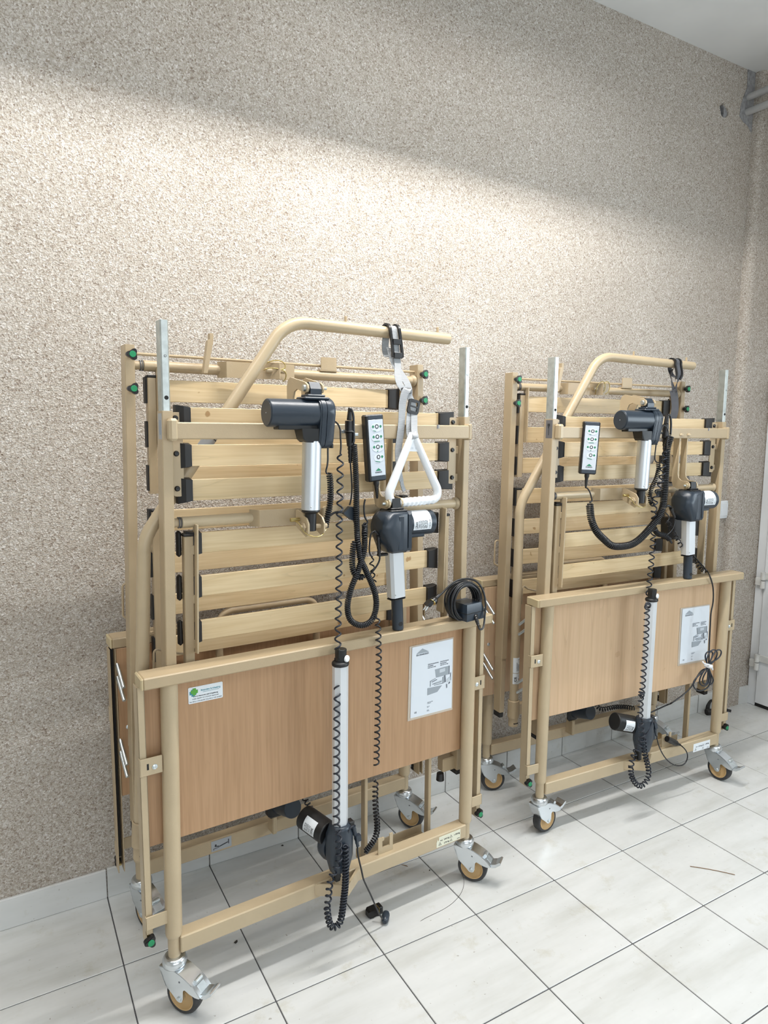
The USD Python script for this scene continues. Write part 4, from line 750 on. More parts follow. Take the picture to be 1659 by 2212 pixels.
def drive_back(bed, du, label, yaw=0):
    """the upper drive: motor along the bed end, its lifting tube straight down"""
    T = Thing('drive_unit', label, 'actuator', bed, 'electric drive units')
    raw = T.part; ca, sa = math.cos(yaw), math.sin(yaw)
    def w(p):
        x, y = p[:, 0]-.458, p[:, 1]+.01
        return np.stack([.458+du+x*ca-y*sa, -.01+x*sa+y*ca, p[:, 2]], 1)
    T.part = lambda name, m, *a, **k: raw(name, warp(m, w), *a, **k)
    m = T.part('motor', rcyl((.327, -.010, 1.5565), (.480, -.010, 1.5575), .0358, 36, .003), 'motor_plastic', 35)
    T.part('motor_end', cyl((.3255, -.010, 1.5565), (.3285, -.010, 1.5565), .0330, 32, c=.0008), 'motor_plastic', 35, m)
    T.part('end_pip', cyl((.3248, -.010, 1.5565), (.3262, -.010, 1.5565), .0018, 10, c=.0003), 'sticker_silver', 35, m)
    T.part('motor_rib', boxm((.352, -.026, 1.5145), (.466, .008, 1.528), .002), 'motor_black', 30, m)
    an = np.linspace(0, 2*np.pi, 28, endpoint=False)
    def slab(u0, u1, r, rb, dz=0): return hull([(u, -.010+r*math.cos(a), 1.5620+dz+r*math.sin(a)) for u in (u0, u1) for a in an]+[(u, -.010+rb*math.cos(a), 1.492+rb*math.sin(a)) for u in (u0, u1) for a in an])
    T.part('gear_housing', cat(slab(.462, .4805, .0372, .026), slab(.4665, .4790, .0385, .027)), 'motor_plastic', 35)
    T.part('gear_cover', hull(list(slab(.4818, .500, .0375, .0265)[0])+list(slab(.4818, .5075, .0325, .020)[0])), 'motor_plastic', 35)
    T.part('neck', hull([(u, v_, z) for u, v_, z in ((.414, -.034, 1.517), (.470, -.038, 1.517), (.414, .014, 1.517), (.470, .018, 1.517), (.419, -.030, 1.490), (.466, -.034, 1.481), (.419, .010, 1.490), (.466, .014, 1.481), (.430, -.034, 1.482), (.430, .014, 1.482))]), 'motor_black', 30)
    T.part('cable_catch', cat(boxm((.478, -.024, 1.466), (.494, .004, 1.474), .002), boxm((.494, -.016, 1.468), (.514, -.002, 1.4775), .0015), boxm((.507, -.018, 1.466), (.514, .002, 1.479), .0015)), 'motor_black', 30)
    T.part('top_flange', cat(boxm((.421, -.036, 1.592), (.494, .018, 1.599), .003), boxm((.432, -.032, 1.599), (.484, .012, 1.6055), .003)), 'motor_plastic', 30)
    T.part('eye', hull([(.4425, -.026, 1.604), (.475, -.026, 1.604), (.4425, .008, 1.604), (.475, .008, 1.604), (.4435, -.026, 1.620), (.474, -.026, 1.620), (.4435, .004, 1.637), (.474, .004, 1.637), (.4435, -.014, 1.638), (.474, -.014, 1.638)]), 'motor_plastic', 30)
    arm = [(.104, 1.530), (.104, 1.632), (.096, 1.648), (.082, 1.655), (.066, 1.652), (-.008, 1.637), (-.022, 1.630), (-.025, 1.620), (-.019, 1.611), (-.006, 1.609), (.040, 1.622), (.058, 1.616), (.066, 1.600), (.070, 1.530)]
    for uu in (.4352, .4785): raw('mounting_arm', plate(rpoly(arm, .003), (uu+du, 0, 0), (0, 1, 0), (0, 0, 1), .0050), 'beige_paint_light', 30)
    T.part('pin', cat(cyl((.4285, -.010, 1.622), (.4365, -.010, 1.622), .0085, 20), cyl((.436, -.010, 1.622), (.490, -.010, 1.622), .005, 14), cyl((.490, -.010, 1.622), (.4975, -.010, 1.622), .0035, 12)), 'galvanised', 35)
    T.part('washer', cat(cyl((.4365, -.010, 1.622), (.4425, -.010, 1.622), .0098, 22, c=.0006), cyl((.4775, -.010, 1.622), (.4855, -.010, 1.622), .0092, 22, c=.0006)), 'beige_cap', 35)
    t = T.part('lifting_tube', cyl((.4535, -.010, 1.486), (.4490, -.010, 1.303), .0252, 32), 'aluminium', 35)
    T.part('tube_pin', cyl((.4385, -.033, 1.313), (.437, -.037, 1.313), .0022, 10), 'galvanised', 35, t)
    T.part('rod_collar', lathe((.4490, -.010, 1.3035), (0, 0, -1), [(0, .0), (0, .024), (.004, .0245), (.008, .0200), (.010, .0165), (.010, 0)], 28), 'motor_black', 40)
    T.part('rod_end', cyl((.4488, -.010, 1.297), (.4475, -.010, 1.247), .0155, 22), 'motor_black', 35)
    T.done()
drive_back(0, 0, 'upper drive unit of the near bed, slate motor over an aluminium tube')
drive_back(1, .016, 'upper drive unit of the far bed, beside the hanging grey hand control', -.02)

def drive_mid(bed, du, label):
    """the second drive hanging from two hooks, motor pointing right, fork down on the rail"""
    T = Thing('drive_unit', label, 'actuator', bed, 'electric drive units')
    raw = T.part; T.part = lambda name, m, *a, **k: raw(name, warp(m, lambda p: p+np.array([du, 0, 0])), *a, **k)
    an = np.linspace(0, 2*np.pi, 24, endpoint=False)
    def ring(u, r, zc=1.236, rv=None): return [(u, .020+(rv or r)*math.cos(a), zc+r*math.sin(a)) for a in an]
    T.part('gear_housing', hull(ring(.675, .034, 1.234)+ring(.684, .046, 1.234)+ring(.700, .050, 1.234)+[(u, v_, z) for u in (.700, .757) for v_ in (-.020, .058) for z in (1.168, 1.280)]+[(.712, -.026, 1.17), (.750, -.026, 1.17), (.712, -.026, 1.272), (.750, -.026, 1.272), (.706, -.015, 1.161), (.755, -.015, 1.161), (.706, .05, 1.161), (.755, .05, 1.161)]), 'motor_plastic', 40)
    T.part('housing_rib', hull([(u, -.0278, z) for u in (.722, .738) for z in (1.172, 1.268)]+[(u, -.020, z) for u in (.718, .742) for z in (1.166, 1.276)]), 'motor_plastic', 30)
    T.part('gear_cover', hull([(u, v_, z) for u in (.7585, .770) for v_ in (-.022, .06) for z in (1.176, 1.272)]+[(u, v_, z) for u in (.7585, .775) for v_ in (-.012, .05) for z in (1.164, 1.281)]), 'motor_plastic', 40)
    m = T.part('motor', rcyl((.770, .020, 1.241), (.868, .020, 1.240), .0370, 36, .006), 'motor_plastic', 35)
    T.part('motor_rib', boxm((.775, .002, 1.1985), (.835, .038, 1.212), .003), 'motor_plastic', 30, m)
    k, at = wrap_label(T, 'type_label', (0, .020, 1.2405), (1, 0, 0), .0374, -28, 88, .7815, .846, 'sticker_white', m, 'white printed type label round the motor')
    ms = [wrapped_text('LINAK', .0085, at, -22, .7955, .0376, .022)]
    for i in range(7): ms.append(wrapped_text(['Type 31', 'U 24V DC', 'Push 6000N', 'I max 5.5A', 'Int. 10%', 'IP X4', 'W/O 13382'][i], .0036, at, -22+2*(i % 2), .8015+.0048*i, .0376, .024))
    for i in range(11):
        a = math.radians(-20+4.0*i); da = math.radians([1.2, .6, 1.8][i % 3])
        q = np.array([at(a, .8365, .0376), at(a+da, .8365, .0376), at(a+da, .842, .0376), at(a, .842, .0376)]); ms.append((q, np.array([[0, 1, 2], [0, 2, 3]])))
    T.part('print', cat(*ms), 'print_black', False, m)
    T.part('top_flange', cat(boxm((.702, -.012, 1.279), (.762, .050, 1.286), .003), boxm((.708, -.006, 1.286), (.754, .044, 1.292), .003)), 'motor_black', 30)
    T.part('eye', hull([(.716, .000, 1.290), (.746, .000, 1.290), (.716, .034, 1.290), (.746, .034, 1.290), (.717, .002, 1.318), (.745, .002, 1.318), (.717, .026, 1.318), (.745, .026, 1.318)]), 'motor_black', 30)
    hook = [(.060, 1.500), (.060, 1.345), (.055, 1.331), (.044, 1.322), (.010, 1.318), (.002, 1.311), (.000, 1.301), (.005, 1.292), (.016, 1.287), (.060, 1.287), (.080, 1.296), (.088, 1.318), (.088, 1.500)]
    for uu in (.7060, .7500): T.part('hanging_hook', plate(rpoly(hook, .003), (uu, 0, 0), (0, 1, 0), (0, 0, 1), .0050), 'beige_paint_light', 30)
    T.part('hook_weld', cat(lathe((.7085, .056, 1.500), (0, 0, 1), [(0, .008), (.004, .009), (.008, .0065), (.010, 0)], 14), lathe((.7525, .056, 1.500), (0, 0, 1), [(0, .008), (.004, .009), (.008, .0065), (.010, 0)], 14)), 'beige_paint_light', 50)
    T.part('pin', cat(cyl((.690, .014, 1.303), (.702, .014, 1.303), .0042, 12), cyl((.702, .014, 1.303), (.757, .014, 1.303), .0045, 12), cyl((.7575, .014, 1.303), (.764, .014, 1.303), .008, 18)), 'galvanised', 35)
    T.part('washer', cat(cyl((.7005, .014, 1.303), (.706, .014, 1.303), .0098, 22, c=.0006), cyl((.7105, .014, 1.303), (.7155, .014, 1.303), .0098, 22, c=.0006)), 'beige_cap', 35)
    t = T.part('lifting_tube', beam((.7365, .020, 1.166), (.7455, .020, 1.020), .050, .040, c=.008), 'silver_paint', 30)
    T.part('tube_pin', cyl((.729, -.0003, 1.032), (.729, -.0022, 1.032), .0024, 10), 'galvanised', 35, t)
    T.part('rod_collar', beam((.7455, .020, 1.0205), (.746, .020, 1.014), .051, .041, c=.008), 'motor_black', 30)
    r = T.part('rod_end', cat(cyl((.7475, .020, 1.016), (.7525, .020, .9215), .0172, 24), boxm((.7385, .008, .9205), (.7665, .032, .950), .004)), 'motor_plastic', 35)
    T.part('cross_hole', cyl((.7515, .0028, .941), (.7515, .0060, .941), .0068, 16, c=.0003), 'dark_gap', 35, r)
    T.done()
drive_mid(0, 0, 'hanging drive unit of the near bed, white type label on its right motor')
drive_mid(1, .034, 'hanging drive unit of the far bed, right of the thick cord bundle')

def drive_low(bed, du, ax, label):
    """the lifting drive in front of the panel: gear box low, long white tube up"""
    T = Thing('drive_unit', label, 'actuator', bed, 'electric drive units')
    raw = T.part; T.part = lambda name, m, *a, **k: raw(name, warp(m, lambda p: p+np.array([du, 0, 0])), *a, **k)
    T.part('lifting_tube', beam((.5265, -.028, .372), (.5285, -.028, .868), .0435, .038, c=.012), 'silver_paint', 35)
    T.part('top_collar', lathe((.5285, -.028, .866), (0, 0, 1), [(0, 0), (0, .0235), (.004, .0245), (.008, .0235), (.012, .019), (.013, 0)], 28), 'motor_black', 40)
    f = T.part('rod_end', cat(cyl((.530, -.028, .876), (.531, -.028, .912), .0155, 20), boxm((.517, -.040, .886), (.523, -.016, .915), .002)), 'motor_black', 35)
    T.part('white_button', lathe((.540, -.042, .886), (.35, -.93, 0), [(0, .0100), (.003, .0098), (.005, .008), (.0055, 0)], 20), 'white_plastic', 40, f, 'white round button on the rod end')
    T.part('gear_housing', hull([(.526+.040*math.cos(a)*(1 if math.cos(a) > 0 else 1.02), -.026+.036*math.sin(a), z) for a in np.linspace(0, 2*np.pi, 22, endpoint=False) for z in (.300, .365)]+[(.526+.030*math.cos(a), -.026+.030*math.sin(a), .392) for a in np.linspace(0, 2*np.pi, 22, endpoint=False)]+[(.526+.030*math.cos(a), -.026+.027*math.sin(a), .258) for a in np.linspace(0, 2*np.pi, 22, endpoint=False)]), 'motor_plastic', 40)
    T.part('neck_ring', lathe((.5265, -.028, .388), (0, 0, 1), [(0, .032), (.004, .031), (.008, .0275), (.009, .024), (.009, .0)], 28), 'motor_plastic', 40)
    T.part('gear_cover', hull([(.530+.052*math.cos(a), v_, .315+.052*math.sin(a)) for a in np.linspace(0, 2*np.pi, 26, endpoint=False) for v_ in (.006, .020)]+[(.530+.044*math.cos(a), v_, .315+.044*math.sin(a)) for a in np.linspace(0, 2*np.pi, 26, endpoint=False) for v_ in (-.006, .030)]) if bed == 0 else hull([(.545+x, v_, z) for x in (0, .045) for v_ in (-.03, .012) for z in (.29, .37)]+[(.545+.038*x, -.008, z) for x in (0, 1.35) for z in (.268, .385)]), 'motor_plastic', 40)
    ax = np.array(ax, float); ax /= np.linalg.norm(ax); c0 = np.array([.505, .004, .355])
    m = T.part('motor', rcyl(c0, c0+ax*.100, .0345, 32, .005), 'motor_black', 35)
    k, at = wrap_label(T, 'type_label', c0, ax, .0349, -42, 34, .025, .070, 'sticker_white', m, 'white printed type label round the motor')
    T.part('print', cat(wrapped_text('LINAK', .0085, at, -36, .038, .0351, .022), *[wrapped_text(s_, .0034, at, -36, .044+.005*i, .0351, .024) for i, s_ in enumerate(['Type 31', 'U 24V DC', 'Push 8000N', 'Int. 10%', 'IP X4'])]), 'print_black', False, m)
    T.part('foot_eye', cat(boxm((.518, -.020, .208), (.535, .008, .262), .004), cyl((.514, -.006, .217), (.541, -.006, .217), .0055, 12)), 'motor_black', 30)
    T.part('socket', boxm((.548, -.046, .376), (.566, -.022, .400), .003), 'motor_black', 30)
    T.done()
drive_low(0, 0, (-.30, .93, .14), 'low drive unit of the near bed, white tube rising before the panel')
drive_low(1, .004, (-.95, .12, .28), 'low drive unit of the far bed, curly cord running down its white tube')
def drive_rear(bed, D, du, label):
    T = Thing('drive_unit', label, 'actuator', bed, 'electric drive units')
    T.part('motor', rcyl((.494+du, .335, .288), (.504+du, .240, .314), .0315, 30, .004), 'motor_plastic', 35)
    T.part('gear_housing', boxm((.455+du, .318, .245), (.510+du, D-.004, .345), .010), 'motor_black', 35)
    T.part('lifting_tube', beam((.480+du, D-.022, .34), (.480+du, D-.022, .80), .04, .034, c=.010), 'silver_paint', 35)
    T.part('foot_eye', boxm((.474+du, D-.03, .18), (.490+du, D+.012, .25), .003), 'beige_paint', 30)
    T.done()
drive_rear(0, .3655, 0, 'slate motor of the near bed peeking out under its front panel')
drive_rear(1, .3469, .006, 'slate motor of the far bed peeking out under its front panel')

# ------------------------------------------------------------------ hand controls
def hand_control(bed, o, lean, yaw, label):
    """o = top left front corner; the face looks along -v turned by yaw"""
    T = Thing('hand_control', label, 'hand control', bed, 'bed hand controls')
    cy_, sy_ = math.cos(yaw), math.sin(yaw); cl, sl = math.cos(lean), math.sin(lean)
    def w(p):                       # local: x right, y back, z up from the top left corner
        x, y, z = p[:, 0], p[:, 1], p[:, 2]
        x, z = x*cl+z*sl, z*cl-x*sl
        return np.stack([o[0]+x*cy_-y*sy_, o[1]+x*sy_+y*cy_, o[2]+z], 1)
    P = lambda name, m, mt, sm=30, par=None, lab=None: T.part(name, warp(m, w), mt, sm, par, lab)
    W, H = .061, .190
    b = P('body', boxm((0, 0, -H), (W, .026, 0), .004), 'black_plastic')
    k = P('keypad', boxm((.0075, -.0012, -.174), (W-.0045, .001, -.014), .0008), 'keypad', 30, None, 'pale grey membrane keypad')
    for z0, z1 in ((-.0135, -.002), (-.187, -.1745)): P('band', boxm((.0075, -.0010, z0), (W-.0045, .002, z1), .001), 'motor_plastic')
    cx = .0345
    fl = lambda g, x, y, z: plate(g, (x, y, z), (1, 0, 0), (0, 0, 1), .0003)
    up = Polygon([(-.0046, -.001), (.0046, -.001), (.0012, .0040), (-.0012, .0040)]).union(sbox(-.0024, -.0034, .0024, -.001)); dn = affinity.scale(up, 1, -1, origin=(0, 0))
    bars = [Polygon([(-.010, .002), (-.002, 0), (-.002, -.0016), (-.010, .0004)]), sbox(-.0090, -.0014, .0090, .0004), Polygon([(-.002, -.001), (.0015, .002), (.003, .001), (0, -.0022)]), Polygon([(-.009, .002), (.007, -.0016), (.007, -.0034), (-.009, .0004)])]
    for i in range(4):
        z = -.034-.0288*i
        P('key_pad', fl(affinity.translate(affinity.scale(Point(0, 0).buffer(.0115, quad_segs=8), 1.72 if i < 3 else 1.5, 1.05), 0 if i < 3 else .002, -.002), cx, -.0014, z), 'keypad_pad', False, k)
        P('key_ring', fl(Point(0, 0).buffer(.0060).difference(Point(0, 0).buffer(.0038)), cx, -.0018, z), 'print_black', False, k)
        P('key_dot', fl(sbox(-.0018, -.0022, .0018, .0022).buffer(.0008), cx, -.0018, z), 'sticker_white', False, k)
        if i < 3: P('up_arrow', fl(up, cx-.0125, -.0019, z), 'mark_green', False, k)
        P('down_arrow', fl(dn, cx+.0125, -.0019, z), 'mark_green', False, k)
        P('key_symbol', fl(bars[i], cx-.002, -.0019, z-.0122), 'mark_green', False, k)
    P('emblem', fl(Polygon([(-.0100, 0), (.0100, 0), (0, .0078)]), cx-.002, -.0015, -.160), 'mark_green', False, k)
    P('lettering', text('BURMEIER', .0028, (cx-.0135, -.0014, -.1655), bold=True, width=.023), 'print_black', False, k)
    P('hook', cat(boxm((.008, .026, -.012), (.050, .034, -.006), .001), boxm((.010, .026, -.04), (.048, .0285, -.006), .001)), 'black_plastic')
    P('cord_boot', lathe((.031, .013, -.189), (0, 0, -1), [(0, 0), (0, .0085), (.010, .0088), (.013, .0072)]+[(.016+.0025*i, .0068-.00022*i-(.0007 if i % 2 else 0)) for i in range(14)]+[(.052, .003), (.053, 0)], 18), 'black_plastic', 30)
    return T, (lambda x, y, z: tuple(w(np.array([[x, y, z]]))[0]))
hc1, at1 = hand_control(0, (.6365, .022, 1.556), -.075, .0, 'dark hand control with pale keypad beside the white handle of the near bed'); 
hc2, at2 = hand_control(1, (.204, .030, 1.551), .045, -.52, 'dark hand control with pale keypad on the far bed, left of its slate motor'); 

# ------------------------------------------------------------------ straps and trapeze handles
def ribbon(p, wd, width, th, step=.004, smooth=True):
    q = spline(p, step) if smooth else np.asarray(p, float); n = len(q); t = np.gradient(q, axis=0); t /= np.linalg.norm(t, axis=1, keepdims=True)+1e-12
    wd = np.asarray(wd, float); wd = np.broadcast_to(wd, (n, 3)) if wd.ndim == 1 else np.stack([np.interp(np.linspace(0, 1, n), np.linspace(0, 1, len(wd)), wd[:, i]) for i in range(3)], 1)
    w = wd-t*(wd*t).sum(1, keepdims=True); w /= np.linalg.norm(w, axis=1, keepdims=True); nn = np.cross(t, w)
    V = np.stack([q+w*width/2+nn*th/2, q-w*width/2+nn*th/2, q-w*width/2-nn*th/2, q+w*width/2-nn*th/2], 1).reshape(-1, 3)
    F = [[i*4+j, i*4+(j+1) % 4, i*4+4+(j+1) % 4, i*4+4+j] for i in range(n-1) for j in range(4)]+[[3, 2, 1, 0], [n*4-4, n*4-3, n*4-2, n*4-1]]
    return V, tri(F)
def handle_mesh(ridges=True):
    """triangular grab handle in the x-z plane, top at the origin"""
    p = fillet([(0, 0, -.001), (-.0765, 0, -.176), (-.066, 0, -.206), (.094, 0, -.196), (.104, 0, -.172), (0.0001, 0, .0)], [.030, .022, .022, .030], 8)
    q = np.vstack([p[:1]+[(0, 0, 0)], p]); L = np.r_[0, np.cumsum(np.linalg.norm(np.diff(p, axis=0), axis=1))]
    y = np.linspace(0, L[-1], 170); c_ = np.stack([np.interp(y, L, p[:, i]) for i in range(3)], 1)
    r = np.full(170, .0130)
    for i in range(170):
        if c_[i, 2] < -.190 and -.055 < c_[i, 0] < .082: r[i] += .0011*math.sin((c_[i, 0])*2*np.pi/.0155)
        elif c_[i, 2] > -.16: r[i] = .0106+.0024*min(1, -c_[i, 2]/.16)
    c_[0] = c_[-1]
    return tube(c_, r, 18)
def trapeze(bed, o, yaw, tilt, mt, label, sc=1.0):
    T = Thing('trapeze_handle', label, 'handle', bed, 'trapeze handles')
    cy_, sy_ = math.cos(yaw), math.sin(yaw)
    def w(p):
        x, y, z = p[:, 0]*sc, p[:, 1], p[:, 2]*sc; x, z = x*math.cos(tilt)+z*math.sin(tilt), z*math.cos(tilt)-x*math.sin(tilt)
        return np.stack([o[0]+x*cy_-y*sy_, o[1]+x*sy_+y*cy_, o[2]+z], 1)
    T.part('grip', warp(handle_mesh(), w), mt, True)
    b = T.part('web', warp(plate(Polygon([(-.011, -.020), (.011, -.020), (.030, -.053), (-.029, -.053)]), (0, .003, 0), (1, 0, 0), (0, 0, 1), .006), w), mt, 30)
    if bed == 0: T.part('embossing', warp(cat(text('CE', .0052, (-.006, -.0033, -.046)), plate(Point(-.014, -.043).buffer(.003).difference(Point(-.014, -.043).buffer(.0023)), (0, -.0031, 0), (1, 0, 0), (0, 0, 1), .0003), plate(Point(.0125, -.043).buffer(.003).difference(Point(.0125, -.043).buffer(.0023)), (0, -.0031, 0), (1, 0, 0), (0, 0, 1), .0003)), w), 'keypad', False, b)
    T.done()
trapeze(0, (.795, .016, 1.506), 0.0, .035, 'white_plastic', 'white triangular trapeze handle hanging before the near bed')
trapeze(1, (.812, .205, 1.522), -.25, 0.0, 'handle_grey', 'grey triangular trapeze handle hanging behind the far bed slats', 1.22)
S = Thing('handle_strap', 'light grey webbing strap with black clip holding the white trapeze handle', 'strap', 0)
pz = 1.8085
over = [(.798, .145+.0205*math.cos(a), pz+.0205*math.sin(a)) for a in np.linspace(0, math.pi, 9)]
front = [(.8005, .121, 1.785), (.8005, .112, 1.735), (.797, .100, 1.700), (.786, .082, 1.668), (.797, .066, 1.632)]
S.part('loop_strap', ribbon([(.786, .140, 1.735), (.790, .160, 1.775)]+over[1:]+front, (1, 0, 0), .0235, .0016), 'webbing', True)
S.part('back_strap', ribbon([(.789, .136, 1.762), (.792, .112, 1.715), (.800, .092, 1.685), (.812, .074, 1.655), (.810, .060, 1.620)], [(1, .2, 0), (1, -.3, 0), (1, 0, 0)], .0225, .0016), 'webbing', True)
clip = [(.7985, .168, 1.800)]+[(.7985, .145+.0235*math.cos(a), pz+.0235*math.sin(a)) for a in np.linspace(.4, math.pi-.1, 8)]+[(.8005, .117, 1.780), (.8005, .108, 1.733)]
for du in (-.0165, .0165): S.part('clip_edge', ribbon([(u+du, v_-.0015, z) for u, v_, z in clip], (1, 0, 0), .0075, .0065), 'black_plastic', 30)
for (v_, z, h) in ((.1135, 1.778, .016), (.1065, 1.737, .017)): S.part('clip_bar', boxm((.786, v_-.005, z-h/2), (.815, v_+.001, z+h/2), .001), 'black_plastic', 30)
S.part('slider', boxm((.787, .058, 1.620), (.822, .070, 1.640), .003), 'black_plastic', 30)
S.part('fold_strap', ribbon([(.806, .058, 1.625), (.797, .048, 1.634), (.786, .046, 1.622), (.778, .046, 1.590), (.774, .043, 1.545), (.765, .040, 1.485), (.760, .039, 1.440), (.765, .036, 1.385), (.769, .033, 1.365)], [(1, -.25, 0), (1, 0, 0), (1, 0, 0), (1, .5, 0)], .0235, .0016), 'webbing', True)
S.part('strap_tip', ribbon([(.769, .033, 1.367), (.772, .032, 1.350), (.778, .030, 1.336)], (1, .3, .4), .014, .0022), 'webbing', True)
Rb = np.array([[math.cos(.22), 0, math.sin(.22)], [0, 1, 0], [-math.sin(.22), 0, math.cos(.22)]])
fr_ = rrect(.040, .043, .008).difference(affinity.translate(rrect(.025, .0115, .002), .0075, .0235)).difference(affinity.translate(rrect(.025, .0115, .002), .0075, .0085))
S.part('buckle', mat_rot(plate(fr_, (-.020, .0, -.0215), (1, 0, 0), (0, 0, 1), .006), Rb, (.8155, .046, 1.584)), 'black_plastic', 30)
S.part('buckle_webbing', ribbon([(.807, .056, 1.622), (.810, .048, 1.605), (.8135, .0435, 1.592), (.8155, .0435, 1.580), (.818, .044, 1.568), (.815, .038, 1.550), (.807, .026, 1.525), (.800, .012, 1.506), (.797, .004, 1.494), (.794, .014, 1.487), (.791, .026, 1.497), (.793, .034, 1.525), (.800, .042, 1.552), (.808, .048, 1.570)], [(1, 0, .2), (1, 0, .2), (1, .3, 0), (1, .1, 0)], .0215, .0016), 'webbing', True)
S.done()
S2 = Thing('handle_strap', 'dark twisted webbing strap hanging from the pole of the far bed', 'strap', 1)
c2 = np.array([.872, .223, 1.8015])
ov2 = [tuple(c2+np.array([0, .0215*math.cos(a), .0215*math.sin(a)])) for a in np.linspace(-.2, math.pi+.2, 9)]
S2.part('loop_strap', ribbon([(.872, .21, 1.745), (.872, .24, 1.775)]+ov2+[(.872, .195, 1.770), (.868, .19, 1.745), (.858, .19, 1.715), (.851, .19, 1.680)], [(1, 0, 0), (1, 0, 0), (1, 0, 0), (.3, 1, 0)], .0235, .0018), 'webbing_dark', True)
for du in (-.0165, .0165): S2.part('clip_edge', ribbon([(u+du, v_-.002, z) for u, v_, z in ov2[2:]]+[(.872+du, .193, 1.768), (.868+du*.9, .188, 1.748), (.862+du*.7, .188, 1.735)], (1, 0, 0), .0075, .0065), 'black_plastic', 30)
S2.part('back_strap', ribbon([(.872, .232, 1.778), (.852, .215, 1.742), (.846, .20, 1.712), (.850, .195, 1.682)], [(.4, 1, 0), (1, 0, 0)], .022, .0018), 'webbing_dark', True)
S2.part('tail_strap', ribbon([(.842, .193, 1.690), (.850, .192, 1.665), (.856, .190, 1.620), (.850, .190, 1.580), (.836, .198, 1.545), (.814, .203, 1.515)], [(1, -.6, 0), (1, -.5, 0), (1, -.2, 0)], .030, .0018), 'webbing_dark', True)
S2.done()

# ------------------------------------------------------------------ booklets in clear sleeves
def booklet(bed, q, label, wrinkle):
    """q = four corners (u, z) of the paper, clockwise from top left, on the panel's front"""
    q = np.array(q, float)
    def at(x, y): return (1-y)*((1-x)*q[0]+x*q[1])+y*((1-x)*q[3]+x*q[2])       # x right, y down, 0..1
    T = Thing('instruction_booklet', label, 'booklet', bed, 'bed instruction booklets')
    def grid(x0, x1, y0, y1, v, n=14, amp=0.0):
        V, F = [], []
        for i in range(n):
            for j in range(n):
                x, y = x0+(x1-x0)*i/(n-1), y0+(y1-y0)*j/(n-1); u, z = at(x, y)
                V.append((u, v-amp*(meshkit.noise(np.array([x*5.0, y*5.0, 1.0+bed]))-.3), z))
        F = [[i*n+j, i*n+j+1, (i+1)*n+j+1, (i+1)*n+j] for i in range(n-1) for j in range(n-1)]
        V = np.array(V); B = V.copy(); B[:, 1] = v+.0012
        m = n*n; side = []
        for i in range(n-1):
            side += [[i*n, (i+1)*n, m+(i+1)*n, m+i*n], [i*n+n-1, m+i*n+n-1, m+(i+1)*n+n-1, (i+1)*n+n-1], [i, m+i, m+i+1, i+1], [(n-1)*n+i, (n-1)*n+i+1, m+(n-1)*n+i+1, m+(n-1)*n+i]]
        return np.vstack([V, B]), tri(F+side)
    T.part('sleeve', grid(-.055, 1.03, -.018, 1.035, .0485, 14, .001), 'clear_sleeve', True, None, 'wrinkled edge of the clear sleeve')
    pg = T.part('cover', grid(0, 1, 0, 1, .0465, 14, wrinkle), 'paper', True, None, 'white printed cover page')
    v0 = .0463-wrinkle*.75
    def fl(pts): return hull([(*at(x, y)[:1], v0, at(x, y)[1]) for x, y in pts]+[(*at(x, y)[:1], v0+.0004, at(x, y)[1]) for x, y in pts])
    def tx(s, h, x, y, wd=None, bold=False):
        u, z = at(x, y); d = at(x+.1, y)-at(x, y); d /= np.linalg.norm(d)
        return text(s, h, (u, v0+.0001, z), (d[0], 0, d[1]), (-d[1], 0, d[0]), bold, .0003, wd)
    lo = fl([(.245, .042), (.100, .105), (.405, .105)])
    T.part('logo', lo, 'print_mid', False, pg)
    T.part('lettering', cat(tx('BURMEIER', .0048, .10, .135, .048, True), tx('Gebrauchsanweisung', .0032, .385, .295, .042, True), tx('Pflegebett', .0032, .385, .320, None, True), tx('DALI II 24 Volt', .0032, .385, .345, None, True), tx('Instruction Manual', .0032, .69, .295, .034, True), tx('Nursing Bed', .0032, .69, .320, None, True), tx('DALI II 24 Volt', .0032, .69, .345, None, True), tx('CE', .0052, .085, .945, None, True),
        tx('Stand: 05.2004', .0022, .39, .835), tx('Ausgabe 3', .0022, .39, .85), tx('Art. 20', .0022, .39, .895), tx('137', .0022, .39, .908), tx('24 V', .0022, .39, .945), tx('DE EN', .0022, .39, .958)), 'print_grey', False, pg)
    # the printed picture: a bed in a room
    a, b, c_, d = .39, .965, .375, .735
    px = lambda x, y: (a+(b-a)*x, c_+(d-c_)*y)
    P_ = lambda *pts: fl([px(*p) for p in pts])
    T.part('picture', cat(P_((0, .98), (0, .70), (.62, .72), (.42, .94)), P_((.30, .02), (.94, 0), (.94, .34), (.36, .36), (.34, .30)), P_((.10, .44), (.34, .36), (.34, .40), (.10, .48)), P_((.10, .44), (.14, .44), (.14, .66), (.10, .66)), P_((.62, .40), (.76, .36), (.78, .62), (.64, .66)), P_((.28, .62), (.68, .62), (.68, .66), (.28, .66))), 'print_mid', False, pg)
    v0 -= .00025
    T.part('picture', cat(P_((.50, .06), (.74, .05), (.74, .18), (.50, .20)), P_((.30, .54), (.62, .50), (.62, .56), (.32, .60)), P_((.82, .52), (.98, .44), (.98, .60), (.84, .66))), 'print_pale', False, pg)
    T.part('picture', cat(P_((.90, 0), (.94, 0), (.94, .34), (.90, .34)), P_((.70, .34), (.76, .33), (.79, .62), (.72, .62)), P_((.80, .72), (.84, .71), (.85, .86), (.81, .88)), P_((.90, .68), (.97, .64), (.97, .70), (.9, .74)), P_((.97, .30), (1, .28), (1, .62), (.97, .56)), P_((.18, .48), (.40, .42), (.40, .45), (.18, .51)), P_((.20, .57), (.60, .55), (.60, .575), (.20, .595))), 'print_grey', False, pg)
    T.done()
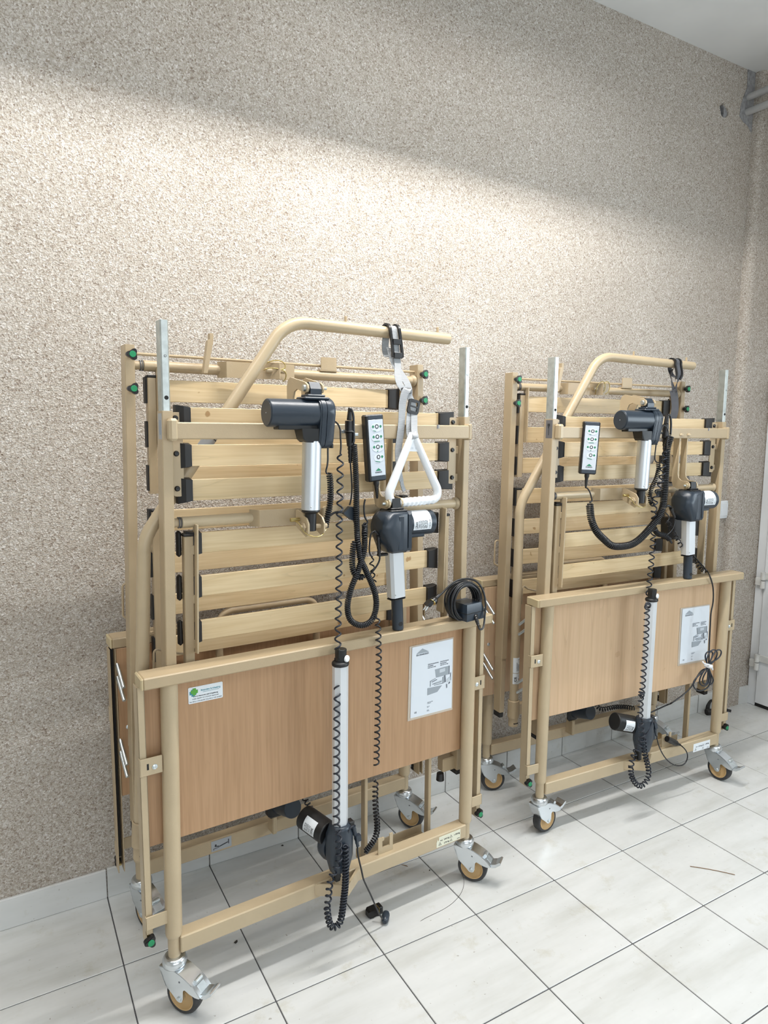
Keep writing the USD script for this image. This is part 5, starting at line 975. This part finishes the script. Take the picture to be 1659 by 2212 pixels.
booklet(0, [(.825, .843), (.985, .845), (.985, .612), (.821, .613)], 'white booklet in a clear sleeve on the near beech panel', .0006)
booklet(1, [(.801, .783), (.966, .781), (.973, .543), (.805, .546)], 'wavy white booklet in a clear sleeve on the far pale panel', .0030)

# ------------------------------------------------------------------ cords
def boot(p0, p1, r0, r1, n=9):
    p0, p1 = np.array(p0, float), np.array(p1, float); L = np.linalg.norm(p1-p0)
    return lathe(p0, p1-p0, [(0, 0), (0, r0)]+[(L*(i+.5)/n, (r0+(r1-r0)*i/n)*(1 if i % 2 else .80)) for i in range(n)]+[(L, r1), (L, 0)], 14)
def lead(p, r=.0024, n=7): return tube(spline(p, .005), r, n)
def cord(name, label, bed, parts, group='curly drive cords'):
    T = Thing(name, label, 'cord', bed, group)
    for q in parts: T.part(*q)
    T.done()
def sub(n, a=0, b=None): return C[n][a:b]
# near bed
cord('motor_cord', 'short black curly cord hanging from the upper motor of the near bed', 0, [
    ('lead', lead(C['A_LEAD']), 'cable', True), ('coil', coil(C['A_COIL'], .0068, .0025, .0062), 'cable', True), ('link', lead([C['A_COIL'][-2]]+C['A_LINK'], .0032), 'cable', True),
    ('splitter', cat(plate(rpoly([(.561, 1.284), (.583, 1.302), (.598, 1.298), (.602, 1.262), (.586, 1.264)], .002), (0, .026, 0), (1, 0, 0), (0, 0, 1), .014)), 'motor_plastic', 30),
    ('lead', lead(C['Y_UP']), 'cable', True), ('lead', lead(C['Y_DOWN'], .0038), 'cable', True),
    ('coil', coil(C['L_COIL'], .0068, .0026, .0064), 'cable', True)])
Bw = C['B_WAVE']
i1 = next(i for i, p in enumerate(Bw) if p[2] < 1.465); i2 = next(i for i, p in enumerate(Bw) if p[2] < .42); i3 = next(i for i, p in enumerate(Bw) if p[2] < .225)
def stretched(path, R, r, p0, p1): return coil(path, R, r, lambda x: p0+(p1-p0)*x, 14, 7, 0, False)
cord('long_cord', 'long stretched black curly cord falling from upper to low motor of the near bed', 0, [
    ('plug', boot(C['A_BOOT'][0], C['A_BOOT'][-1], .0062, .0050), 'black_plastic', 35), ('lead', lead(Bw[:i1+1]), 'cable', True),
    ('coil', stretched(Bw[i1:i2+1], .0080, .0026, .0315, .0245), 'cable_blue', True), ('coil', stretched(Bw[i2:i3+1], .0080, .0026, .021, .019), 'cable_blue', True),
    ('coil', coil(Bw[i3:], .0078, .0026, lambda x: .016-.008*math.sin(math.pi*min(1, max(0, x))), 12, 7, 0, False), 'cable_blue', True), ('lead', lead([Bw[-1]]+C['B_UP']), 'cable_blue', True),
    ('plug', boot(C['C_PLUG'][0], C['C_PLUG'][-1], .0072, .0050), 'motor_plastic', 35), ('plug_body', hull([(p[0]+x, p[1]-.004+y, p[2]) for p in C['C_PLUG'][2:4] for x in (-.008, .008) for y in (-.006, .006)]), 'motor_plastic', 35)])
hc1.part('curly_cord', coil(C['H_COIL'], .0066, .0026, .0056, 11), 'cable', True, None, 'thick curly cord hanging in a drop-shaped loop')
hc1.part('cord_lead', lead(C['H_LEAD'], .0026), 'cable', True); hc1.part('cord_lead', lead(C['H_TOP'], .0034), 'cable', True); hc1.done()
HP = C['HOLD_PLUG']
cord('plug_holder', 'black cord plug clipped to the cross bar of the near bed', 0, [
    ('plug_top', cyl(HP[0], HP[2], .0052, 16, .0075), 'black_plastic', 35), ('sleeve', cyl((.580, .012, 1.540), (.580, .012, 1.508), .0128, 20), 'black_plastic', 35), ('ring', cyl((.580, .012, 1.512), (.580, .012, 1.508), .0150, 20, c=.0006), 'black_plastic', 35),
    ('plug_body', cyl((.580, .012, 1.508), (.583, .013, 1.470), .0118, 20, .0095), 'black_plastic', 35), ('boot', boot((.583, .013, 1.470), (.584, .015, 1.424), .0085, .0050), 'black_plastic', 35),
    ('clip', cat(boxm((.560, .018, 1.505), (.602, .030, 1.515), .002), boxm((.592, .018, 1.498), (.612, .024, 1.506), .001)), 'galvanised', 30)], None)
cord('dangling_cord', 'loose curly cord with a free lower end before the near panel', 0, [
    ('coil', stretched(C['D_WAVE'], .0074, .0025, .023, .020), 'cable', True), ('coil', coil(C['D_COIL'], .0074, .0025, lambda x: .017-.0115*x, 12), 'cable', True)])
cord('hanging_motor_cord', 'small black cord plugged into the hanging motor of the near bed', 0, [
    ('lead', lead(C['M_LEAD']), 'cable', True), ('coil', stretched(C['M_WAVE'], .0058, .0021, .024, .022), 'cable', True), ('plug', boot(C['M_PLUG'][2], C['M_PLUG'][-1], .0078, .0050), 'black_plastic', 35), ('plug_neck', lead(C['M_PLUG'][:3], .0045), 'black_plastic', True),
    ('clamp', boxm((.672, .004, 1.152), (.706, .016, 1.160), .002), 'black_plastic', 30), ('lead', lead(C['M_CLAMP'], .0026), 'cable', True)])
cord('floor_cord', 'straight black cord from the low motor to a plug and cap on the tiles', 0, [
    ('lead', lead(C['F_CORD'], .0026), 'cable', True),
    ('plug', lathe((.688, -.018, .0125), (.62, .72, .05), [(0, 0), (0, .006), (.004, .0095), (.010, .0115), (.016, .0120), (.030, .0122), (.038, .0105), (.042, .006), (.043, 0)], 20), 'motor_plastic', 40),
    ('tether', lead([(.690, -.004, .022), (.680, .008, .022), (.668, .018, .012)], .0018), 'cable', True),
    ('cap', hull([(.668+x, .030+y, z) for x in (0, .030) for y in (0, .026) for z in (.001, .024)]+[(.662, .034, .004), (.662, .052, .004), (.662, .034, .020), (.662, .052, .020)]), 'black_plastic', 30, None, 'black plug cap with a brass ring'),
    ('cap_collar', boxm((.7005, .030, .001), (.714, .056, .0245), .002), 'black_plastic', 30), ('brass_ring', boxm((.698, .0295, .0005), (.7005, .0565, .0250), .0004), 'brass_clip', 30)], None)
cord('short_cord', 'short curly cord between the rear and the low motor of the near bed', 0, [('coil', stretched([(0.526, 0.2, 0.36), (0.53, 0.17, 0.343), (0.529, 0.13, 0.328), (0.521, 0.1, 0.313), (0.514, 0.07, 0.299), (0.517, 0.04, 0.291)], .0074, .0024, .014, .012), 'cable', True)])
cord('short_cord', 'short curly cord leaving the rear motor of the far bed, under its panel', 1, [('coil', stretched([(0.498, 0.2, 0.366), (0.521, 0.19, 0.345), (0.564, 0.18, 0.347), (0.621, 0.17, 0.344), (0.668, 0.15, 0.337)], .0078, .0024, .012, .010), 'cable', True)])
# power supply on the rail of the near bed
PS = Thing('power_supply', 'black power supply with a coiled cord lying on the near bed rail', 'power supply', 0)
yw = .12
def pw(p): x, y = p[:, 0]-1.005, p[:, 1]-.024; return np.stack([1.005+x*math.cos(yw)-y*math.sin(yw), .024+x*math.sin(yw)+y*math.cos(yw), p[:, 2]], 1)
bd = PS.part('case', warp(hull([(u, v_, z) for u in (.968, 1.046) for v_ in (-.030, .050) for z in (.922, .950)]+[(u, v_, .974) for u in (.974, 1.040) for v_ in (-.024, .045)]), pw), 'motor_plastic', 30)
PS.part('seam', warp(boxm((.9672, -.0308, .9455), (1.0468, .0508, .9475), .0002), pw), 'dark_gap', 30, bd)
PS.part('indicator', warp(plate(Point(0, 0).buffer(.0016), (1.004, -.010, .9745), (1, 0, 0), (0, 1, 0), .0003), pw), 'sticker_silver', 30, bd)
PS.part('boot', boot((1.014, -.026, .938), (1.012, -.046, .908), .0085, .0048), 'black_plastic', 35)
for i in range(15):
    rx, rz = .050+.0034*(i % 4)+random.uniform(-.0012, .0012), .0520+.0034*(i % 4)+random.uniform(-.0012, .0012); vv = -.012+.0052*(i//2)+random.uniform(-.001, .001); ph = random.uniform(0, 6)
    an = np.linspace(0, 2*np.pi, 44); PS.part('cord_turn', tube([(.992+rx*math.cos(a), vv+.003*math.sin(2*a+ph), max(.979+rz*math.sin(a), .9222+.0014*(i % 3))) for a in an], .0031, 7), 'cable', True)
PS.part('cord_end', lead([(1.012, -.046, .908), (1.015, -.050, .897), (1.028, -.048, .898), (1.046, -.036, .930), (1.056, -.026, .975), (1.048, -.016, 1.018), (1.020, -.008, 1.046), (.975, .004, 1.050), (.940, .008, 1.036), (.908, .008, 1.014), (.892, .006, 1.008)], .0031), 'cable', True)
PS.part('plug', cat(cyl((.896, .007, 1.010), (.880, .004, 1.002), .0052, 14), lathe((.882, .004, 1.003), (-.82, -.2, -.55), [(0, 0), (0, .006), (.006, .0095), (.010, .0115), (.018, .0115), (.018, .0)], 18)), 'black_plastic', 35)
PS.part('plug_ring', lathe((.866, .001, .9935), (-.82, -.2, -.55), [(0, 0), (0, .0120), (.0016, .0120), (.0016, 0)], 18), 'brass_clip', 35)
PS.part('plug_face', hull([(.864+x*.8, .000+y, .992+x*.55) for x in (0, -.020) for y in (-.011, .012)]+[(.856+x*.8, y, 1.001+x*.55) for x in (0, -.020) for y in (-.010, .011)]), 'black_plastic', 30)
for y in (-.005, .006): PS.part('plug_prong', cyl((.846, y, .984), (.835, y, .971), .0016, 8), 'galvanised', 35)
PS.done()
# ---- far bed cords
hc2.part('cord_lead', lead([at2(.031, .013, -.240)]+C['E_LEAD'][1:], .0026), 'cable', True)
hc2.part('curly_cord', coil(C['E_COIL'], .0112, .0030, .0068, 11), 'cable', True, None, 'thick curly cord sagging in a deep curve'); hc2.part('cord_lead', lead(C['E_LOOP'], .0042), 'cable', True); hc2.done()
cord('plug_holder', 'black cord plug clipped to the cross bar of the far bed', 1, [
    ('plug_top', cyl((.617, .022, 1.578), (.612, .020, 1.545), .0075, 16, .0095), 'black_plastic', 35), ('plug_body', cyl((.611, .020, 1.545), (.610, .020, 1.490), .0112, 18, .0120), 'black_plastic', 35), ('boot', boot((.610, .020, 1.490), (.616, .022, 1.425), .0105, .0060), 'black_plastic', 35), ('clip', boxm((.588, .026, 1.506), (.612, .036, 1.514), .001), 'galvanised', 30)], None)
cord('motor_cord', 'short black curly cord hanging from the upper motor of the far bed', 1, [
    ('lead', lead(C['A2_LEAD']), 'cable', True), ('coil', coil(C['A2_COIL'], .0070, .0022, .0072), 'cable', True), ('splitter', boxm((.585, .012, 1.262), (.612, .028, 1.288), .004), 'motor_plastic', 30)])
cord('cord_tail', 'black curly cord end turned up under the far bed cords', 1, [('coil', coil(C['A2_TAIL'], .0088, .0023, .0058), 'cable', True), ('lead', lead([C['A2_TAIL'][-1], (.688, .03, 1.078), (.694, .03, 1.072)], .0048), 'cable', True)])
Bw = C['B2_WAVE']; i1 = next(i for i, p in enumerate(Bw) if p[2] < 1.46); i2 = next(i for i, p in enumerate(Bw) if p[2] < .42); i3 = next(i for i, p in enumerate(Bw) if p[2] < .27)
cord('long_cord', 'long stretched black curly cord running down the white tube of the far bed', 1, [
    ('plug', boot((.545, -.004, 1.500), (.562, -.008, 1.540), .0062, .0046), 'black_plastic', 35), ('lead', lead(Bw[:i1+1]), 'cable', True), ('coil', stretched(Bw[i1:i2+1], .0092, .0026, .030, .0235), 'cable_blue', True), ('coil', stretched(Bw[i2:i3+1], .0092, .0026, .022, .020), 'cable_blue', True),
    ('coil', coil(Bw[i3:], .0086, .0026, .0145, 12, 7, 0, False), 'cable_blue', True), ('lead', lead(C['B2_UP']), 'cable_blue', True)])
cord('hanging_motor_cord', 'small black cord plugged into the hanging motor of the far bed', 1, [
    ('lead', lead(C['M2_LEAD']), 'cable', True), ('coil', stretched([p for p in C['M2_WAVE'] if p[0] < .80], .0072, .0022, .020, .019), 'cable', True), ('coil', stretched([p for p in C['M2_WAVE'] if p[0] > .80], .0072, .0022, .018, .018), 'cable', True), ('lead', lead(C['M2_CLAMP'], .0026), 'cable', True), ('plug', boot(C['M2_PLUG'][2], C['M2_PLUG'][-1], .0085, .0055), 'black_plastic', 35), ('plug_neck', lead(C['M2_PLUG'][:3], .0045), 'black_plastic', True)])
cord('low_motor_cord', 'black cord looping down from the low motor of the far bed', 1, [
    ('lead', lead([C['K_PLUG'][-1]]+C['K_CORD'][1:], .0024), 'cable', True), ('plug', cat(cyl(C['K_PLUG'][0], C['K_PLUG'][2], .0125, 18), cyl(C['K_PLUG'][2], C['K_PLUG'][3], .0085, 14, .0045)), 'black_plastic', 35), ('plug', hull([(p[0]+x, p[1]+y, p[2]) for p in (C['K_BOOT'][0], C['K_BOOT'][1]) for x in (-.006, .008) for y in (-.008, .008)]), 'motor_plastic', 35), ('boot', boot(C['K_BOOT'][1], C['K_BOOT'][-1], .0062, .0035), 'motor_plastic', 35)], None)
ad = Thing('power_supply', 'black power adapter behind the far hanging motor, its cord tied in a bundle', 'power supply', 1)
ad.part('cord', lead(C['P2_CORD'], .0030), 'cable', True); ad.part('cord', lead(C['P2_END'], .0030), 'cable', True)
for i in range(7): ad.part('bundle_loop', lead(C['BUN%d' % i], .0029), 'cable_blue', True)
ad.part('white_tie', cat(tube(spline(C['TIE'], .004), .0035, 8), lathe((.902, -.016, .536), (.2, 0, 1), [(0, .0), (0, .016), (.008, .017), (.014, .015), (.014, 0)], 16)), 'tie_white', True, None, 'white tie round the cord bundle')
b_ = ad.part('case', hull([(u+.010*(1.15-z)/.1, v_, z) for u in (.718, .838) for v_ in (.075, .110) for z in (1.075, 1.168)]), 'black_plastic', 30)
ad.part('label', boxm((.822, .0738, 1.112), (.845, .0752, 1.150), .0004), 'sticker_white', 30, b_)
ad.done()

# ------------------------------------------------------------------ things on the wall and the floor
sw = Thing('light_switch', 'white rocker light switch on the wall behind the far bed', 'light switch')
sw.part('frame', boxm((3.068, -.012, 1.058), (3.148, -.001, 1.153), .003), 'switch_white', 30)
sw.part('rocker', boxm((3.080, -.0155, 1.072), (3.136, -.011, 1.139), .002), 'switch_white', 30)
sw.done()
pp = Thing('heating_pipes', 'pair of grey pipes leaving the wall near the ceiling corner', 'pipe', None)
pp.part('pipe', cyl((3.088, -.002, 3.158), (3.105, -1.2, 3.150), .0165, 20), 'pipe_paint', 35)
pp.part('pipe', cyl((3.084, -.002, 3.088), (3.105, -1.2, 3.080), .0165, 20), 'pipe_paint', 35)
pp.part('pipe_clamp', cat(boxm((3.086, -.150, 3.085), (3.106, -.120, 3.158), .002), cyl((3.0905, -.165, 3.087), (3.0905, -.135, 3.087), .0185, 20)), 'galvanised', 30)
pp.done()
pd = Thing('rubber_stopper', 'dark tapered rubber sleeve lying on the tiles by the far corner', 'sleeve')
pd.part('sleeve', tube([(3.012, -.052, .015), (3.05, -.066, .015), (3.075, -.072, .013), (3.12, -.086, .011)], [.0165, .0165, .012, .0105], 18), 'rubber', 35)
pd.part('strap_loop', ribbon([(3.06, -.026, .004), (3.07, -.022, .035), (3.09, -.020, .055), (3.105, -.028, .050), (3.12, -.045, .025), (3.15, -.075, .006), (3.165, -.095, .003)], [(.5, -.7, .2), (.6, -.5, .3)], .020, .003), 'rubber', True)
pd.done()
def crumb(name, x, y, s, mt, label, cat_, rot=.4):
    pts = RNG.uniform(-1, 1, (14, 3))*np.array(s)/2; pts[:, 2] = np.abs(pts[:, 2]); c_, s_ = math.cos(rot), math.sin(rot)
    solo(name, hull([(x+a*c_-b*s_, y+a*s_+b*c_, .0002+z) for a, b, z in pts]), mt, label, cat_)
crumb('rubber_chip', .3026, -.400, (.020, .008, .003), 'debris', 'black rubber chip on the tiles before the near cross rail', 'debris', .6)
crumb('dirt_crumb', .596, -.026, (.010, .008, .005), 'debris', 'black crumb on the tiles close to the baseboard', 'debris')
crumb('paint_flake', .4485, -.166, (.009, .007, .003), 'debris_pale', 'cream paint flake on the tiles beneath the near bed', 'debris')
crumb('wood_splinter', .929, -.342, (.032, .004, .003), 'debris_wood', 'brown wood splinter on the tiles left of the near right caster', 'debris', -.9)
crumb('dirt_crumb', .99, -.405, (.008, .006, .003), 'debris', 'black crumb on the tiles just before the splinter', 'debris')
solo('dry_straw', tube(spline([(1.80, -.835, .0016), (1.85, -.885, .0018), (1.895, -.940, .0014)], .01), .0010, 6), 'debris_wood', 'thin brown straw lying on the open tiles at the right', 'debris')
solo('hair_strand', tube(spline([q_ for q_ in ((.83, -.595, .0006), (.88, -.590, .0006), (.945, -.583, .0006), (1.02, -.55, .0006), (1.075, -.48, .0006))], .01), .0005, 5), 'debris', 'long thin dark line on the tiles right of the floor plug', 'debris')  # thin dark line on the tile surface
